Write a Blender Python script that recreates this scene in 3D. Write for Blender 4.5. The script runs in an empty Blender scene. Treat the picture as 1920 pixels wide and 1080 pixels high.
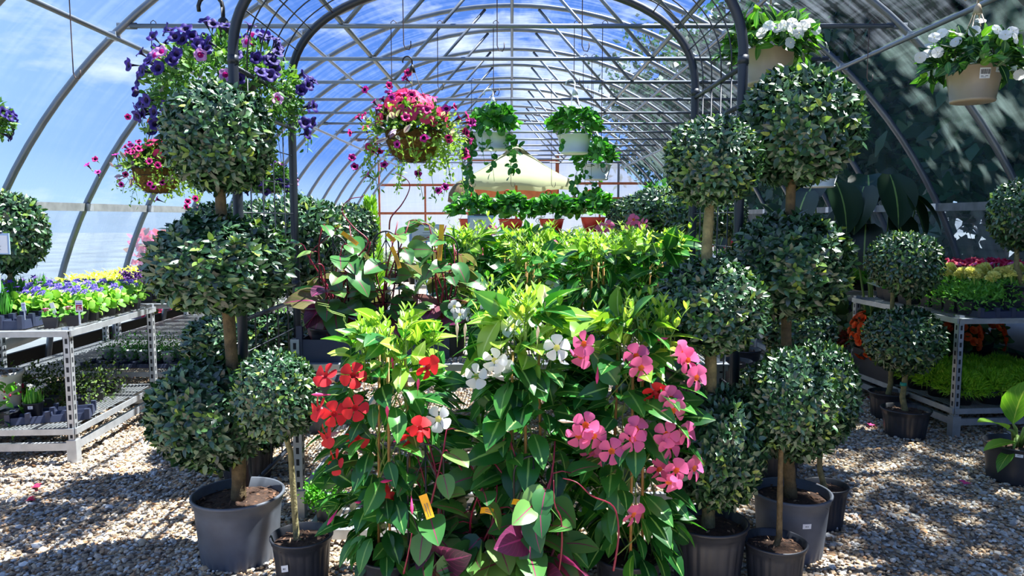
import bpy, math
import numpy as np
from mathutils import Vector, Matrix

scene = bpy.context.scene
COL = scene.collection
R = np.random.default_rng(11)
PI = math.pi

# ------------------------------------------------------------------ camera geometry
F = 1390.0
TH = math.atan(132.0 / F)
EYE = 1.6
CT, ST = math.cos(TH), math.sin(TH)

def P(px, py, Y):
    """point of the place at distance Y that the photo shows at this pixel"""
    dx = (px - 960.0) / F
    dv = (540.0 - py) / F
    d = (dx, CT + dv * ST, -ST + dv * CT)
    t = Y / d[1]
    return Vector((d[0] * t, Y, EYE + d[2] * t))

def mpp(Y, py=540):
    """metres per pixel at distance Y"""
    p = P(960, py, Y)
    return (Y * CT - (p.z - EYE) * ST) / F

# ------------------------------------------------------------------ mesh builder
def nrm(a):
    a = np.asarray(a, float)
    return a / np.maximum(np.linalg.norm(a, axis=-1, keepdims=True), 1e-9)

class MB:
    def __init__(self):
        self.V, self.UV, self.Q, self.T, self.QM, self.TM = [], [], [], [], [], []
        self.n = 0

    def add(self, V, quads=None, tris=None, mat=0, uv=None):
        V = np.asarray(V, float).reshape(-1, 3)
        self.V.append(V)
        self.UV.append(np.zeros((len(V), 2)) if uv is None else np.asarray(uv, float))
        if quads is not None and len(quads):
            q = np.asarray(quads, int) + self.n
            self.Q.append(q); self.QM.append(np.full(len(q), mat, int))
        if tris is not None and len(tris):
            t = np.asarray(tris, int) + self.n
            self.T.append(t); self.TM.append(np.full(len(t), mat, int))
        self.n += len(V)
        return self

    def box(self, c, s, rot=None, mat=0):
        x, y, z = s[0] / 2, s[1] / 2, s[2] / 2
        V = np.array([(-x, -y, -z), (x, -y, -z), (x, y, -z), (-x, y, -z), (-x, -y, z), (x, -y, z), (x, y, z), (-x, y, z)])
        if rot is not None:
            V = V @ np.array(rot.to_3x3()).T
        return self.add(V + np.array(c), [(3, 2, 1, 0), (4, 5, 6, 7), (0, 1, 5, 4), (1, 2, 6, 5), (2, 3, 7, 6), (3, 0, 4, 7)], mat=mat)

    def bar(self, p0, p1, w, h, mat=0):
        """rectangular bar from p0 to p1; h is measured upwards"""
        p0, p1 = np.array(p0, float), np.array(p1, float)
        d = nrm(p1 - p0)
        up = np.array((0, 0, 1.0)) if abs(d[2]) < .95 else np.array((0, 1.0, 0))
        s = nrm(np.cross(d, up)); u = np.cross(s, d)
        V = []
        for p in (p0, p1):
            for a, b in ((-1, -1), (1, -1), (1, 1), (-1, 1)):
                V.append(p + s * a * w / 2 + u * b * h / 2)
        return self.add(V, [(3, 2, 1, 0), (4, 5, 6, 7), (0, 1, 5, 4), (1, 2, 6, 5), (2, 3, 7, 6), (3, 0, 4, 7)], mat=mat)

    def tube(self, pts, r, sides=8, mat=0, caps=True):
        pts = np.array([tuple(p) for p in pts], float)
        m = len(pts)
        r = np.broadcast_to(np.asarray(r, float), (m,))
        t = np.zeros_like(pts)
        t[1:-1] = pts[2:] - pts[:-2]; t[0] = pts[1] - pts[0]; t[-1] = pts[-1] - pts[-2]
        t = nrm(t)
        a = np.array((0, 0, 1.0)) if abs(t[0][2]) < .9 else np.array((1.0, 0, 0))
        u = nrm(np.cross(t[0], a))
        ang = np.arange(sides) * 2 * PI / sides
        V = []
        for i in range(m):
            u = nrm(u - t[i] * np.dot(u, t[i])); v = np.cross(t[i], u)
            V.append(pts[i] + r[i] * (np.cos(ang)[:, None] * u + np.sin(ang)[:, None] * v))
        V = np.concatenate(V)
        i = np.arange(m - 1)[:, None] * sides; j = np.arange(sides)[None, :]; k = (j + 1) % sides
        q = np.stack([i + j, i + k, i + sides + k, i + sides + j], -1).reshape(-1, 4)
        tr = []
        if caps:
            V = np.concatenate([V, pts[:1], pts[-1:]])
            c0, c1 = m * sides, m * sides + 1
            for j in range(sides):
                tr.append((c0, (j + 1) % sides, j)); tr.append((c1, (m - 1) * sides + j, (m - 1) * sides + (j + 1) % sides))
        return self.add(V, q, tr, mat)

    def lathe(self, prof, c=(0, 0, 0), seg=28, mat=0, wob=None):
        prof = np.array(prof, float); m = len(prof)
        ang = np.arange(seg) * 2 * PI / seg
        rr = np.maximum(prof[:, 0], 1e-4)[:, None] * np.ones(seg)[None, :]
        if wob is not None:
            rr = rr * wob(ang[None, :], prof[:, 1][:, None])
        V = np.stack([rr * np.cos(ang), rr * np.sin(ang), prof[:, 1][:, None] * np.ones(seg)], -1).reshape(-1, 3) + np.array(c)
        i = np.arange(m - 1)[:, None] * seg; j = np.arange(seg)[None, :]; k = (j + 1) % seg
        q = np.stack([i + j, i + k, i + seg + k, i + seg + j], -1).reshape(-1, 4)
        return self.add(V, q, mat=mat)

    def blob(self, c, rad, seg=12, rings=8, noise=0., rng=None, mat=0):
        prof = [(math.sin(PI * k / rings), -math.cos(PI * k / rings)) for k in range(rings + 1)]
        b = MB().lathe(prof, seg=seg)
        V = b.V[0]
        if noise:
            V = V * (1 + noise * (rng.random((len(V), 1)) - .5))
        return self.add(V * np.array(rad) + np.array(c), b.Q[0], mat=mat)

    def leaves(self, base, d, n, L, W, kind='ell', droop=.15, fold=.25, mat=0, curl=0.):
        base = np.atleast_2d(base).astype(float); N = len(base)
        if N == 0: return self
        us, ws, cols = LEAF[kind]
        us, ws, cols = np.array(us), np.array(ws), np.array(cols)
        d = nrm(np.broadcast_to(d, (N, 3))); n = np.broadcast_to(n, (N, 3))
        s = nrm(np.cross(d, n) + 1e-6); n = np.cross(s, d)
        L = np.broadcast_to(np.asarray(L, float), (N,)); W = np.broadcast_to(np.asarray(W, float), (N,))
        droop = np.broadcast_to(np.asarray(droop, float), (N,))
        U, C = np.meshgrid(us, cols, indexing='ij'); WW = np.broadcast_to(ws[:, None], U.shape)
        U, C, WW = U.ravel(), C.ravel(), WW.ravel()
        x = L[:, None] * U
        y = W[:, None] * .5 * C * WW
        z = -droop[:, None] * L[:, None] * U ** 2 + fold * np.abs(y) + curl * W[:, None] * (C ** 2) * WW
        V = base[:, None, :] + x[..., None] * d[:, None, :] + y[..., None] * s[:, None, :] + z[..., None] * n[:, None, :]
        nr, nc = len(us), len(cols); K = nr * nc
        i = np.arange(nr - 1)[:, None] * nc; j = np.arange(nc - 1)[None, :]
        q = np.stack([i + j, i + j + 1, i + nc + j + 1, i + nc + j], -1).reshape(-1, 4)
        q = (np.arange(N)[:, None, None] * K + q[None]).reshape(-1, 4)
        uv = np.tile(np.stack([U, .5 + .5 * C], -1), (N, 1))
        return self.add(V.reshape(-1, 3), q, mat=mat, uv=uv)

    def mesh(self, name, mats, smooth=True):
        V = np.concatenate(self.V).astype(np.float32)
        Q = np.concatenate(self.Q) if self.Q else np.zeros((0, 4), int)
        T = np.concatenate(self.T) if self.T else np.zeros((0, 3), int)
        QM = np.concatenate(self.QM) if self.Q else np.zeros(0, int)
        TM = np.concatenate(self.TM) if self.T else np.zeros(0, int)
        me = bpy.data.meshes.new(name)
        me.vertices.add(len(V)); me.vertices.foreach_set('co', V.ravel())
        loops = np.concatenate([Q.ravel(), T.ravel()]).astype(np.int32)
        me.loops.add(len(loops)); me.loops.foreach_set('vertex_index', loops)
        st = np.concatenate([np.arange(len(Q)) * 4, len(Q) * 4 + np.arange(len(T)) * 3]).astype(np.int32)
        me.polygons.add(len(st)); me.polygons.foreach_set('loop_start', st)
        me.polygons.foreach_set('material_index', np.concatenate([QM, TM]).astype(np.int32))
        me.polygons.foreach_set('use_smooth', np.full(len(st), smooth, bool))
        uv = np.concatenate(self.UV).astype(np.float32)
        if np.any(uv):
            l = me.uv_layers.new(name='UVMap')
            l.data.foreach_set('uv', uv[loops].ravel())
        for m in (mats if isinstance(mats, (list, tuple)) else [mats]):
            me.materials.append(m)
        me.update(calc_edges=True)
        return me

    def obj(self, name, mats, parent=None, smooth=True):
        return put(self.mesh(name, mats, smooth), name, parent)

def rows(*a): return list(a)
LEAF = {
    'ell':   ([0, .3, .68, 1], [.08, .95, .85, .03], [-1, 0, 1]),
    'thin':  ([0, .5, 1], [.5, 1, .05], [-1, 1]),
    'quad':  ([0, .5, 1], [.15, 1, .1], [-1, 1]),
    'big':   ([0, .12, .3, .5, .7, .88, 1], [.04, .5, .92, 1, .82, .4, .02], [-1, -.5, 0, .5, 1]),
    'heart': ([-.12, .04, .2, .4, .6, .8, .93, 1], [.45, .85, 1, 1, .86, .58, .26, .03], [-1, -.5, 0, .5, 1]),
    'round': ([0, .15, .5, .85, 1], [.3, .8, 1, .75, .25], [-1, 0, 1]),
    'petal': ([0, .35, .7, .92, 1], [.22, .7, 1, .8, .35], [-1, -.35, .35, 1]),
}

KIDS = {}
def put(data, name, parent=None):
    o = bpy.data.objects.new(name, data)
    COL.objects.link(o)
    if parent is not None:
        o.parent = parent
        KIDS.setdefault(parent.name, []).append(o)
    return o

def tag(o, label=None, cat=None, group=None, kind=None):
    if label: o['label'] = label
    if cat: o['category'] = cat
    if group: o['group'] = group
    if kind: o['kind'] = kind
    return o

def thing(name, loc, label, cat, group=None, rz=0.):
    o = bpy.data.objects.new(name, None); COL.objects.link(o)
    o.empty_display_size = .1
    o.location = loc; o.rotation_euler = (0, 0, rz)
    return tag(o, label, cat, group)

def children(o):
    return list(KIDS.get(o.name, []))

def copy_tree(o, parent=None, kids=None):
    c = o.copy(); COL.objects.link(c)
    if parent is not None:
        c.parent = parent; KIDS.setdefault(parent.name, []).append(c)
    for k in children(o): copy_tree(k, c)
    return c

def aim(o, d, roll=0.):
    o.rotation_mode = 'QUATERNION'
    q = Vector(d).normalized().to_track_quat('Z', 'Y')
    if roll:
        from mathutils import Quaternion
        q = q @ Quaternion((0, 0, 1), roll)
    o.rotation_quaternion = q
    return o

def structure(o, label=None, cat=None):
    o['kind'] = 'structure'
    return tag(o, label, cat)

ORD = ['first', 'second', 'third', 'fourth', 'fifth', 'sixth', 'seventh', 'eighth', 'ninth', 'tenth', 'eleventh', 'twelfth', 'thirteenth', 'fourteenth', 'fifteenth', 'sixteenth', 'seventeenth', 'eighteenth', 'nineteenth', 'twentieth']

# ------------------------------------------------------------------ materials
def new_mat(name):
    m = bpy.data.materials.new(name); m.use_nodes = True
    nt = m.node_tree
    for n in list(nt.nodes): nt.nodes.remove(n)
    out = nt.nodes.new('ShaderNodeOutputMaterial')
    return m, nt, out

def N(nt, typ, **kw):
    n = nt.nodes.new('ShaderNode' + typ)
    for k, v in kw.items():
        if k.startswith('i_'):
            n.inputs[k[2:].replace('_', ' ')].default_value = v
        else:
            setattr(n, k, v)
    return n

def ramp(nt, stops, interp='LINEAR'):
    r = nt.nodes.new('ShaderNodeValToRGB'); r.color_ramp.interpolation = interp
    el = r.color_ramp.elements
    while len(el) > 1: el.remove(el[0])
    el[0].position, el[0].color = stops[0][0], (*stops[0][1], 1)
    for p, c in stops[1:]:
        e = el.new(p); e.color = (*c, 1)
    return r

def srgb(h):
    h = h.lstrip('#')
    c = [int(h[i:i + 2], 16) / 255 for i in (0, 2, 4)]
    return tuple(x / 12.92 if x <= .04045 else ((x + .055) / 1.055) ** 2.4 for x in c)

def plain(name, col, rough=.5, metal=0., spec=.5, var=0., scale=8., bump=0., bscale=60.):
    m, nt, out = new_mat(name)
    b = N(nt, 'BsdfPrincipled'); c = srgb(col) if isinstance(col, str) else col
    b.inputs['Base Color'].default_value = (*c, 1)
    b.inputs['Roughness'].default_value = rough; b.inputs['Metallic'].default_value = metal
    b.inputs['Specular IOR Level'].default_value = spec
    if var or bump:
        tc = N(nt, 'TexCoord')
    if var:
        nz = N(nt, 'TexNoise', i_Scale=scale, i_Detail=5.)
        nt.links.new(tc.outputs['Object'], nz.inputs['Vector'])
        r = ramp(nt, [(.3, tuple(x * (1 - var) for x in c)), (.7, tuple(min(1, x * (1 + var)) for x in c))])
        nt.links.new(nz.outputs['Fac'], r.inputs[0]); nt.links.new(r.outputs[0], b.inputs['Base Color'])
    if bump:
        n2 = N(nt, 'TexNoise', i_Scale=bscale, i_Detail=4.)
        nt.links.new(tc.outputs['Object'], n2.inputs['Vector'])
        bp = N(nt, 'Bump', i_Strength=bump, i_Distance=.01)
        nt.links.new(n2.outputs['Fac'], bp.inputs['Height']); nt.links.new(bp.outputs[0], b.inputs['Normal'])
    nt.links.new(b.outputs[0], out.inputs[0])
    return m

def leafy(name, stops, rough=.35, trans=.35, tint=(1.25, 1.3, .5), vein=None, vw=.05, spec=.5, sidevein=False, back=None, ior=1.5):
    """leaf: colour varies leaf by leaf; light passes through the blade"""
    m, nt, out = new_mat(name)
    g = N(nt, 'NewGeometry')
    r = ramp(nt, [(p, srgb(c)) for p, c in stops])
    nt.links.new(g.outputs['Random Per Island'], r.inputs[0])
    col = r.outputs[0]
    if back:
        mx = N(nt, 'MixRGB'); mx.inputs[2].default_value = (*srgb(back), 1)
        nt.links.new(g.outputs['Backfacing'], mx.inputs[0]); nt.links.new(col, mx.inputs[1]); col = mx.outputs[0]
    if vein:
        uv = N(nt, 'UVMap'); sx = N(nt, 'SeparateXYZ'); nt.links.new(uv.outputs[0], sx.inputs[0])
        a = N(nt, 'Math', operation='SUBTRACT'); a.inputs[1].default_value = .5; nt.links.new(sx.outputs[1], a.inputs[0])
        ab = N(nt, 'Math', operation='ABSOLUTE'); nt.links.new(a.outputs[0], ab.inputs[0])
        lt = N(nt, 'MapRange', interpolation_type='SMOOTHSTEP'); lt.inputs[1].default_value = vw * .4; lt.inputs[2].default_value = vw
        lt.inputs[3].default_value = 1; lt.inputs[4].default_value = 0
        nt.links.new(ab.outputs[0], lt.inputs[0]); fac = lt.outputs[0]
        if sidevein:
            # ribs running out from the midrib
            m1 = N(nt, 'Math', operation='MULTIPLY'); m1.inputs[1].default_value = .9; nt.links.new(ab.outputs[0], m1.inputs[0])
            su = N(nt, 'Math', operation='SUBTRACT'); nt.links.new(sx.outputs[0], su.inputs[0]); nt.links.new(m1.outputs[0], su.inputs[1])
            mu = N(nt, 'Math', operation='MULTIPLY'); mu.inputs[1].default_value = 7.; nt.links.new(su.outputs[0], mu.inputs[0])
            fr = N(nt, 'Math', operation='FRACT'); nt.links.new(mu.outputs[0], fr.inputs[0])
            s2 = N(nt, 'MapRange', interpolation_type='SMOOTHSTEP'); s2.inputs[1].default_value = .0; s2.inputs[2].default_value = .12
            s2.inputs[3].default_value = .6; s2.inputs[4].default_value = 0
            nt.links.new(fr.outputs[0], s2.inputs[0])
            mxx = N(nt, 'Math', operation='MAXIMUM'); nt.links.new(fac, mxx.inputs[0]); nt.links.new(s2.outputs[0], mxx.inputs[1]); fac = mxx.outputs[0]
        mv = N(nt, 'MixRGB'); mv.inputs[2].default_value = (*srgb(vein), 1)
        nt.links.new(fac, mv.inputs[0]); nt.links.new(col, mv.inputs[1]); col = mv.outputs[0]
    b = N(nt, 'BsdfPrincipled', i_Roughness=rough); b.inputs['Specular IOR Level'].default_value = spec; b.inputs['IOR'].default_value = ior
    nt.links.new(col, b.inputs['Base Color'])
    t = N(nt, 'BsdfTranslucent')
    mt = N(nt, 'MixRGB', blend_type='MULTIPLY'); mt.inputs[0].default_value = 1; mt.inputs[2].default_value = (*tint, 1)
    nt.links.new(col, mt.inputs[1]); nt.links.new(mt.outputs[0], t.inputs[0])
    ms = N(nt, 'MixShader'); ms.inputs[0].default_value = trans
    nt.links.new(b.outputs[0], ms.inputs[1]); nt.links.new(t.outputs[0], ms.inputs[2]); nt.links.new(ms.outputs[0], out.inputs[0])
    return m

def petal(name, col, trans=.35, rough=.6):
    c = srgb(col)
    m, nt, out = new_mat(name)
    g = N(nt, 'ObjectInfo')
    r = ramp(nt, [(0, tuple(x * .8 for x in c)), (1, tuple(min(1, x * 1.12 + .01) for x in c))])
    nt.links.new(g.outputs['Random'], r.inputs[0])
    b = N(nt, 'BsdfPrincipled', i_Roughness=rough); nt.links.new(r.outputs[0], b.inputs['Base Color'])
    t = N(nt, 'BsdfTranslucent'); nt.links.new(r.outputs[0], t.inputs[0])
    ms = N(nt, 'MixShader'); ms.inputs[0].default_value = trans
    nt.links.new(b.outputs[0], ms.inputs[1]); nt.links.new(t.outputs[0], ms.inputs[2]); nt.links.new(ms.outputs[0], out.inputs[0])
    return m

M = {}
M['box_leaf'] = leafy('topiary leaf', [(0, '#14301c'), (.4, '#22462a'), (.8, '#37643c'), (1, '#587f4c')], rough=.36, trans=.12, spec=.9, ior=1.55)
M['box_new'] = leafy('topiary new growth', [(0, '#5f8540'), (.6, '#7f9f4c'), (1, '#a3ae55')], rough=.35, trans=.25)
M['twig'] = plain('inner twigs', '#23281a', .9, var=.3, scale=40)
M['bark'] = plain('grey green bark', '#7d7650', .85, var=.35, scale=30, bump=.6, bscale=90)
M['bark_brown'] = plain('brown bark', '#6b5a3c', .85, var=.35, scale=30, bump=.6, bscale=90)
M['pot_black'] = plain('black nursery plastic', '#2b2e36', .42, var=.25, scale=9)
M['pot_grey'] = plain('weathered grey plastic', '#555b65', .55, var=.28, scale=7)
M['pot_white'] = plain('white plastic', '#e4e8ea', .4)
M['pot_red'] = plain('red plastic', '#b5231b', .4)
M['pot_tan'] = plain('taupe plastic', '#a89880', .35, var=.06, scale=5)
M['pot_slate'] = plain('slate blue plastic', '#5c6f7d', .45)
M['tray'] = plain('blue black tray plastic', '#333a50', .4)
M['soil'] = plain('bark mulch soil', '#3f2c21', .95, var=.5, scale=45, bump=1, bscale=70)
M['steel'] = plain('galvanised steel', '#b4bac0', .38, metal=.55, var=.14, scale=16)
M['steel_dull'] = plain('dull galvanised steel', '#9aa0a4', .45, metal=.55, var=.18, scale=12)
M['slot'] = plain('dark slot', '#24272c', .8)
M['pipe'] = plain('grey greenhouse pipe', '#767e88', .4, metal=.6, var=.12, scale=6)
M['arbor'] = plain('charcoal powder coat', '#2c323c', .42, metal=.2)
M['black_wire'] = plain('black wire', '#17181b', .45)
M['rust_wire'] = plain('brown wire', '#4b3a35', .6)
M['white_plastic'] = plain('white card', '#eef0f2', .5)
M['red_plastic'] = plain('red hook plastic', '#e0391d', .4)
M['yellow_tag'] = plain('yellow tag', '#f5b41c', .5)
M['ink'] = plain('grey ink', '#5b5f66', .7)
M['ink_black'] = plain('black ink', '#1c1c1e', .7)
M['timber'] = plain('red brown timber', '#a35a38', .7, var=.2, scale=10)
M['timber_orange'] = plain('orange timber', '#c9713c', .7, var=.15, scale=8)
M['board'] = plain('weathered grey board', '#75797a', .8, var=.25, scale=9)
M['bamboo'] = plain('bamboo', '#b98a4e', .6, var=.2, scale=25)
M['coco'] = plain('coco fibre', '#7a5726', .95, var=.5, scale=60, bump=1, bscale=120)
M['teal'] = plain('teal tape', '#1f8f80', .5)
M['blue_holder'] = plain('pale blue holder', '#a9c4e4', .3)
M['logo_yellow'] = plain('yellow print', '#d6de4e', .5)
M['roll_shade'] = plain('dark shade strip', '#191b1c', .9)  # near-black colour stands in for the shade under the rolled film
# ------------------------------------------------------------------ world, sun, camera
w = bpy.data.worlds.new('sky'); scene.world = w; w.use_nodes = True
nt = w.node_tree
for n in list(nt.nodes): nt.nodes.remove(n)
wo = nt.nodes.new('ShaderNodeOutputWorld'); bg = nt.nodes.new('ShaderNodeBackground')
tc = N(nt, 'TexCoord'); sx = N(nt, 'SeparateXYZ'); nt.links.new(tc.outputs['Generated'], sx.inputs[0])
gr = ramp(nt, [(0, (.5, .6, .72)), (.02, (.42, .6, .88)), (.08, (.12, .28, .74)), (.3, (.07, .2, .64)), (1, (.06, .17, .56))])
nt.links.new(sx.outputs[2], gr.inputs[0])
mp = N(nt, 'Mapping'); mp.inputs['Scale'].default_value = (2.2, 2.2, 6.5); nt.links.new(tc.outputs['Generated'], mp.inputs[0])
cn = N(nt, 'TexNoise', i_Scale=2.1, i_Detail=7., i_Roughness=.6); nt.links.new(mp.outputs[0], cn.inputs['Vector'])
cr = ramp(nt, [(.54, (0, 0, 0)), (.72, (.9, .9, .9))]); nt.links.new(cn.outputs['Fac'], cr.inputs[0])
az_ = N(nt, 'MapRange'); az_.inputs[1].default_value = -.25; az_.inputs[2].default_value = -.75; nt.links.new(sx.outputs[0], az_.inputs[0])
pm_ = N(nt, 'MixRGB'); pm_.inputs[2].default_value = (.47, .7, .98, 1); nt.links.new(az_.outputs[0], pm_.inputs[0]); nt.links.new(gr.outputs[0], pm_.inputs[1])
mx = N(nt, 'MixRGB'); mx.inputs[2].default_value = (.95, 1., 1.05, 1)
cl_ = N(nt, 'MapRange'); cl_.inputs[1].default_value = 0.; cl_.inputs[2].default_value = 1.; cl_.inputs[3].default_value = 1.; cl_.inputs[4].default_value = .35; nt.links.new(az_.outputs[0], cl_.inputs[0])
cm_ = N(nt, 'Math', operation='MULTIPLY'); nt.links.new(cr.outputs[0], cm_.inputs[0]); nt.links.new(cl_.outputs[0], cm_.inputs[1])
nt.links.new(cm_.outputs[0], mx.inputs[0]); nt.links.new(pm_.outputs[0], mx.inputs[1]); nt.links.new(mx.outputs[0], bg.inputs[0])
bg.inputs[1].default_value = WORLD_STRENGTH = .85
nt.links.new(bg.outputs[0], wo.inputs[0])

SUN_DIR = Vector((.37, .10, .88)).normalized()
sl = bpy.data.lights.new('sun', 'SUN'); sl.energy = 13.; sl.angle = math.radians(.6); sl.color = (1, .95, .86)
so = put(sl, 'sun'); aim(so, SUN_DIR)

cam = bpy.data.cameras.new('camera'); co = put(cam, 'camera')
cam.sensor_width = 36; cam.lens = 36 * F / 1920; cam.clip_end = 200
co.location = (0, 0, EYE); co.rotation_euler = (PI / 2 - TH, 0, 0)
scene.camera = co
vs = scene.view_settings
vs.view_transform = 'Standard'; vs.look = 'None'; vs.gamma = 1; vs.exposure = EXPOSURE = .65; vs.use_curve_mapping = False
cy = scene.cycles
cy.use_denoising = True
cy.max_bounces = 8; cy.diffuse_bounces = 3; cy.glossy_bounces = 2; cy.transmission_bounces = 4; cy.transparent_max_bounces = 12
cy.sample_clamp_indirect = 4.; cy.caustics_reflective = False; cy.caustics_refractive = False

# ------------------------------------------------------------------ greenhouse film
CZ, RR = -.36, 4.64                # centre height and radius of the hoops
HIP = 1.70
def hoop(z): return math.sqrt(RR * RR - (z - CZ) ** 2)
YA, YB = -4.0, 21.6                # ends of the house
Y0, SP = 6.04, 1.22                # first hoop seen, spacing

def film_mat(name, fac0, fac1, white, tint, streak=(9., .7), seed=0., rough=True):
    m, nt, out = new_mat(name)
    tc = N(nt, 'TexCoord'); mp = N(nt, 'Mapping'); mp.inputs['Location'].default_value = (seed, seed, seed)
    nt.links.new(tc.outputs['UV'], mp.inputs[0]); mp.inputs['Scale'].default_value = (streak[0], streak[1], 1)
    mp.inputs['Rotation'].default_value = (0, 0, .35)
    nz = N(nt, 'TexNoise', i_Scale=1., i_Detail=6., i_Roughness=.62, i_Distortion=.4); nt.links.new(mp.outputs[0], nz.inputs['Vector'])
    # creases across the sheet
    mp2 = N(nt, 'Mapping'); mp2.inputs['Scale'].default_value = (.7, 7., 1); nt.links.new(tc.outputs['UV'], mp2.inputs[0])
    n2 = N(nt, 'TexNoise', i_Scale=1.3, i_Detail=4., i_Distortion=1.2); nt.links.new(mp2.outputs[0], n2.inputs['Vector'])
    ad = N(nt, 'Math', operation='ADD'); nt.links.new(nz.outputs['Fac'], ad.inputs[0])
    m2 = N(nt, 'Math', operation='MULTIPLY'); m2.inputs[1].default_value = .35; nt.links.new(n2.outputs['Fac'], m2.inputs[0]); nt.links.new(m2.outputs[0], ad.inputs[1])
    mr = N(nt, 'MapRange'); mr.inputs[1].default_value = .48; mr.inputs[2].default_value = .86; mr.inputs[3].default_value = fac0; mr.inputs[4].default_value = fac1
    nt.links.new(ad.outputs[0], mr.inputs[0])
    tr = N(nt, 'BsdfTransparent'); tr.inputs[0].default_value = (*tint, 1)
    tl = N(nt, 'BsdfTranslucent'); tl.inputs[0].default_value = (*white, 1)
    df = N(nt, 'BsdfDiffuse'); df.inputs[0].default_value = (*white, 1)
    a = N(nt, 'MixShader'); a.inputs[0].default_value = .3; nt.links.new(tl.outputs[0], a.inputs[1]); nt.links.new(df.outputs[0], a.inputs[2])
    b = N(nt, 'MixShader'); mz = N(nt, 'Math', operation='MAXIMUM'); mz.inputs[1].default_value = .012; nt.links.new(mr.outputs[0], mz.inputs[0]); nt.links.new(mz.outputs[0], b.inputs[0]); nt.links.new(tr.outputs[0], b.inputs[1]); nt.links.new(a.outputs[0], b.inputs[2])
    nt.links.new(b.outputs[0], out.inputs[0])
    return m

M['film'] = film_mat('clear poly film', -.05, .12, (.52, .64, .82), (.86, .92, 1.))
M['film_right'] = film_mat('clear poly film, green side', .04, .17, (.42, .62, .64), (.86, .93, .95), seed=5.)  # teal haze over the dark trees is mixed into the film colour
M['film_side'] = film_mat('cloudy side curtain film', .1, .55, (.8, .85, .92), (.85, .9, .97), streak=(2.2, .6), seed=2.)
M['poly_panel'] = film_mat('cloudy end wall panel', .45, .7, (.85, .86, .9), (.9, .9, .95), streak=(3., .3), seed=8.)

def arc_sheet(a0, a1, y0, y1, na, ny, r=RR + .03):
    """curved sheet; a is measured from the ridge, positive to +x"""
    b = MB()
    A = np.linspace(a0, a1, na); Yv = np.linspace(y0, y1, ny)
    aa, yy = np.meshgrid(A, Yv, indexing='ij')
    # the film sags a little between hoops
    sag = .03 * np.sin(PI * ((yy - Y0) / SP)) ** 2
    rr = r - sag
    V = np.stack([rr * np.sin(aa), yy, CZ + rr * np.cos(aa)], -1).reshape(-1, 3)
    i = np.arange(na - 1)[:, None] * ny; j = np.arange(ny - 1)[None, :]
    q = np.stack([i + j, i + j + 1, i + ny + j + 1, i + ny + j], -1).reshape(-1, 4)
    uv = np.stack([yy.ravel(), (aa * r).ravel()], -1)
    return b.add(V, q, uv=uv)

AH = math.acos((HIP - CZ) / RR)             # angle of the hip board
AT = math.acos((3.05 - CZ) / RR)
AL = math.acos((.75 - CZ) / RR)
NYS = 106
structure(arc_sheet(-AT, AT, YA, YB, 40, NYS).obj('ceiling', M['film']), 'streaky clear film stretched over the hoops as the roof', 'ceiling')
structure(arc_sheet(-AH, -AT, YA, YB, 14, NYS).obj('wall_left', M['film']), 'pale blue film above the long grey hip board', 'wall')
structure(arc_sheet(AT, AH, YA, YB, 14, NYS).obj('wall_right', M['film_right']), 'dark green film with dappled light under the trees', 'wall')
structure(arc_sheet(-AL, -AH, YA, YB, 10, NYS, RR + .02).obj('wall_left_curtain', M['film_side']), 'wrinkled side curtain film below the hip board on the blue side', 'wall')
structure(arc_sheet(AH, AL, YA, YB, 10, NYS, RR + .02).obj('wall_right_curtain', M['film_side']), 'wrinkled side curtain film below the hip board on the green side', 'wall')

# rolled up bottoms of the side curtains, dark strips below them for shade
M['roll'] = plain('rolled white film', '#c3c9cd', .5, var=.25, scale=4)
for s, nm, side in ((-1, 'wall_left_roll', 'bright'), (1, 'wall_right_roll', 'shaded')):
    ys = np.linspace(YA, YB, 60)
    pts = [(s * (hoop(.62) - .02 + .02 * math.sin(y * 2.1)), y, .60 - .0 * y + .05 * math.sin(y * .9)) for y in ys]
    b = MB().tube(pts, [.15 + .02 * math.sin(y * 5.) for y in ys], 14)
    structure(b.obj(nm, M['roll']), 'rolled up white film along the %s side wall' % side, 'wall')
    b = MB().box((s * (hoop(.2) + .06), (YA + YB) / 2, .17), (.04, YB - YA, .34))
    structure(b.obj('shade_strip_left' if s < 0 else 'shade_strip_right', M['roll_shade'], smooth=False), 'dark strip standing in for shade at the foot of the %s side' % side, 'shade_strip')  # dark strip put where only shade lies below the roll
    b = MB(); x = s * (hoop(HIP) - .02)
    b.box((x, (YA + YB) / 2, HIP), (.035, YB - YA, .075), rot=Matrix.Rotation(s * .0, 3, 'Y'))
    structure(b.obj('trim_1' if s < 0 else 'trim_2', M['board'], smooth=False), 'long hip board along the %s side' % side, 'trim')

# hoops, ties, braces, purlins
a_ = np.linspace(-PI / 2 - .02, PI / 2 + .02, 65)
bk = MB(); bk.tube([(RR * math.sin(a), 0, CZ + RR * math.cos(a)) for a in np.linspace(-1.49, 1.49, 61)], .03, 10)
hoop_me = bk.mesh('hoop', M['pipe'])
bt = MB(); TZ = 3.11; TX = 3.02
bt.tube([(-TX, 0, TZ), (TX, 0, TZ)], .019, 8)
for s in (-1, 1):
    bt.box((s * (TX + .03), 0, TZ), (.16, .012, .05))
tie_me = bt.mesh('tie', M['pipe'])
bw = MB()
for s in (-1, 1):
    bw.tube([(s * 1.35, .03, TZ), (s * .34, .03, 4.24)], .019, 8)
brace_me = bw.mesh('brace', M['pipe'])
bc = MB()
for s in (-1, 1):
    a = AH
    bc.box((s * (RR * math.sin(a) - .01), 0, HIP), (.10, .09, .07))
    for X, Z in ((3.155, 3.04), (2.36, 3.64)):
        bc.box((s * X, 0, Z - .01), (.07, .09, .06))
clamp_me = bc.mesh('clamp', M['steel'], False)
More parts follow.
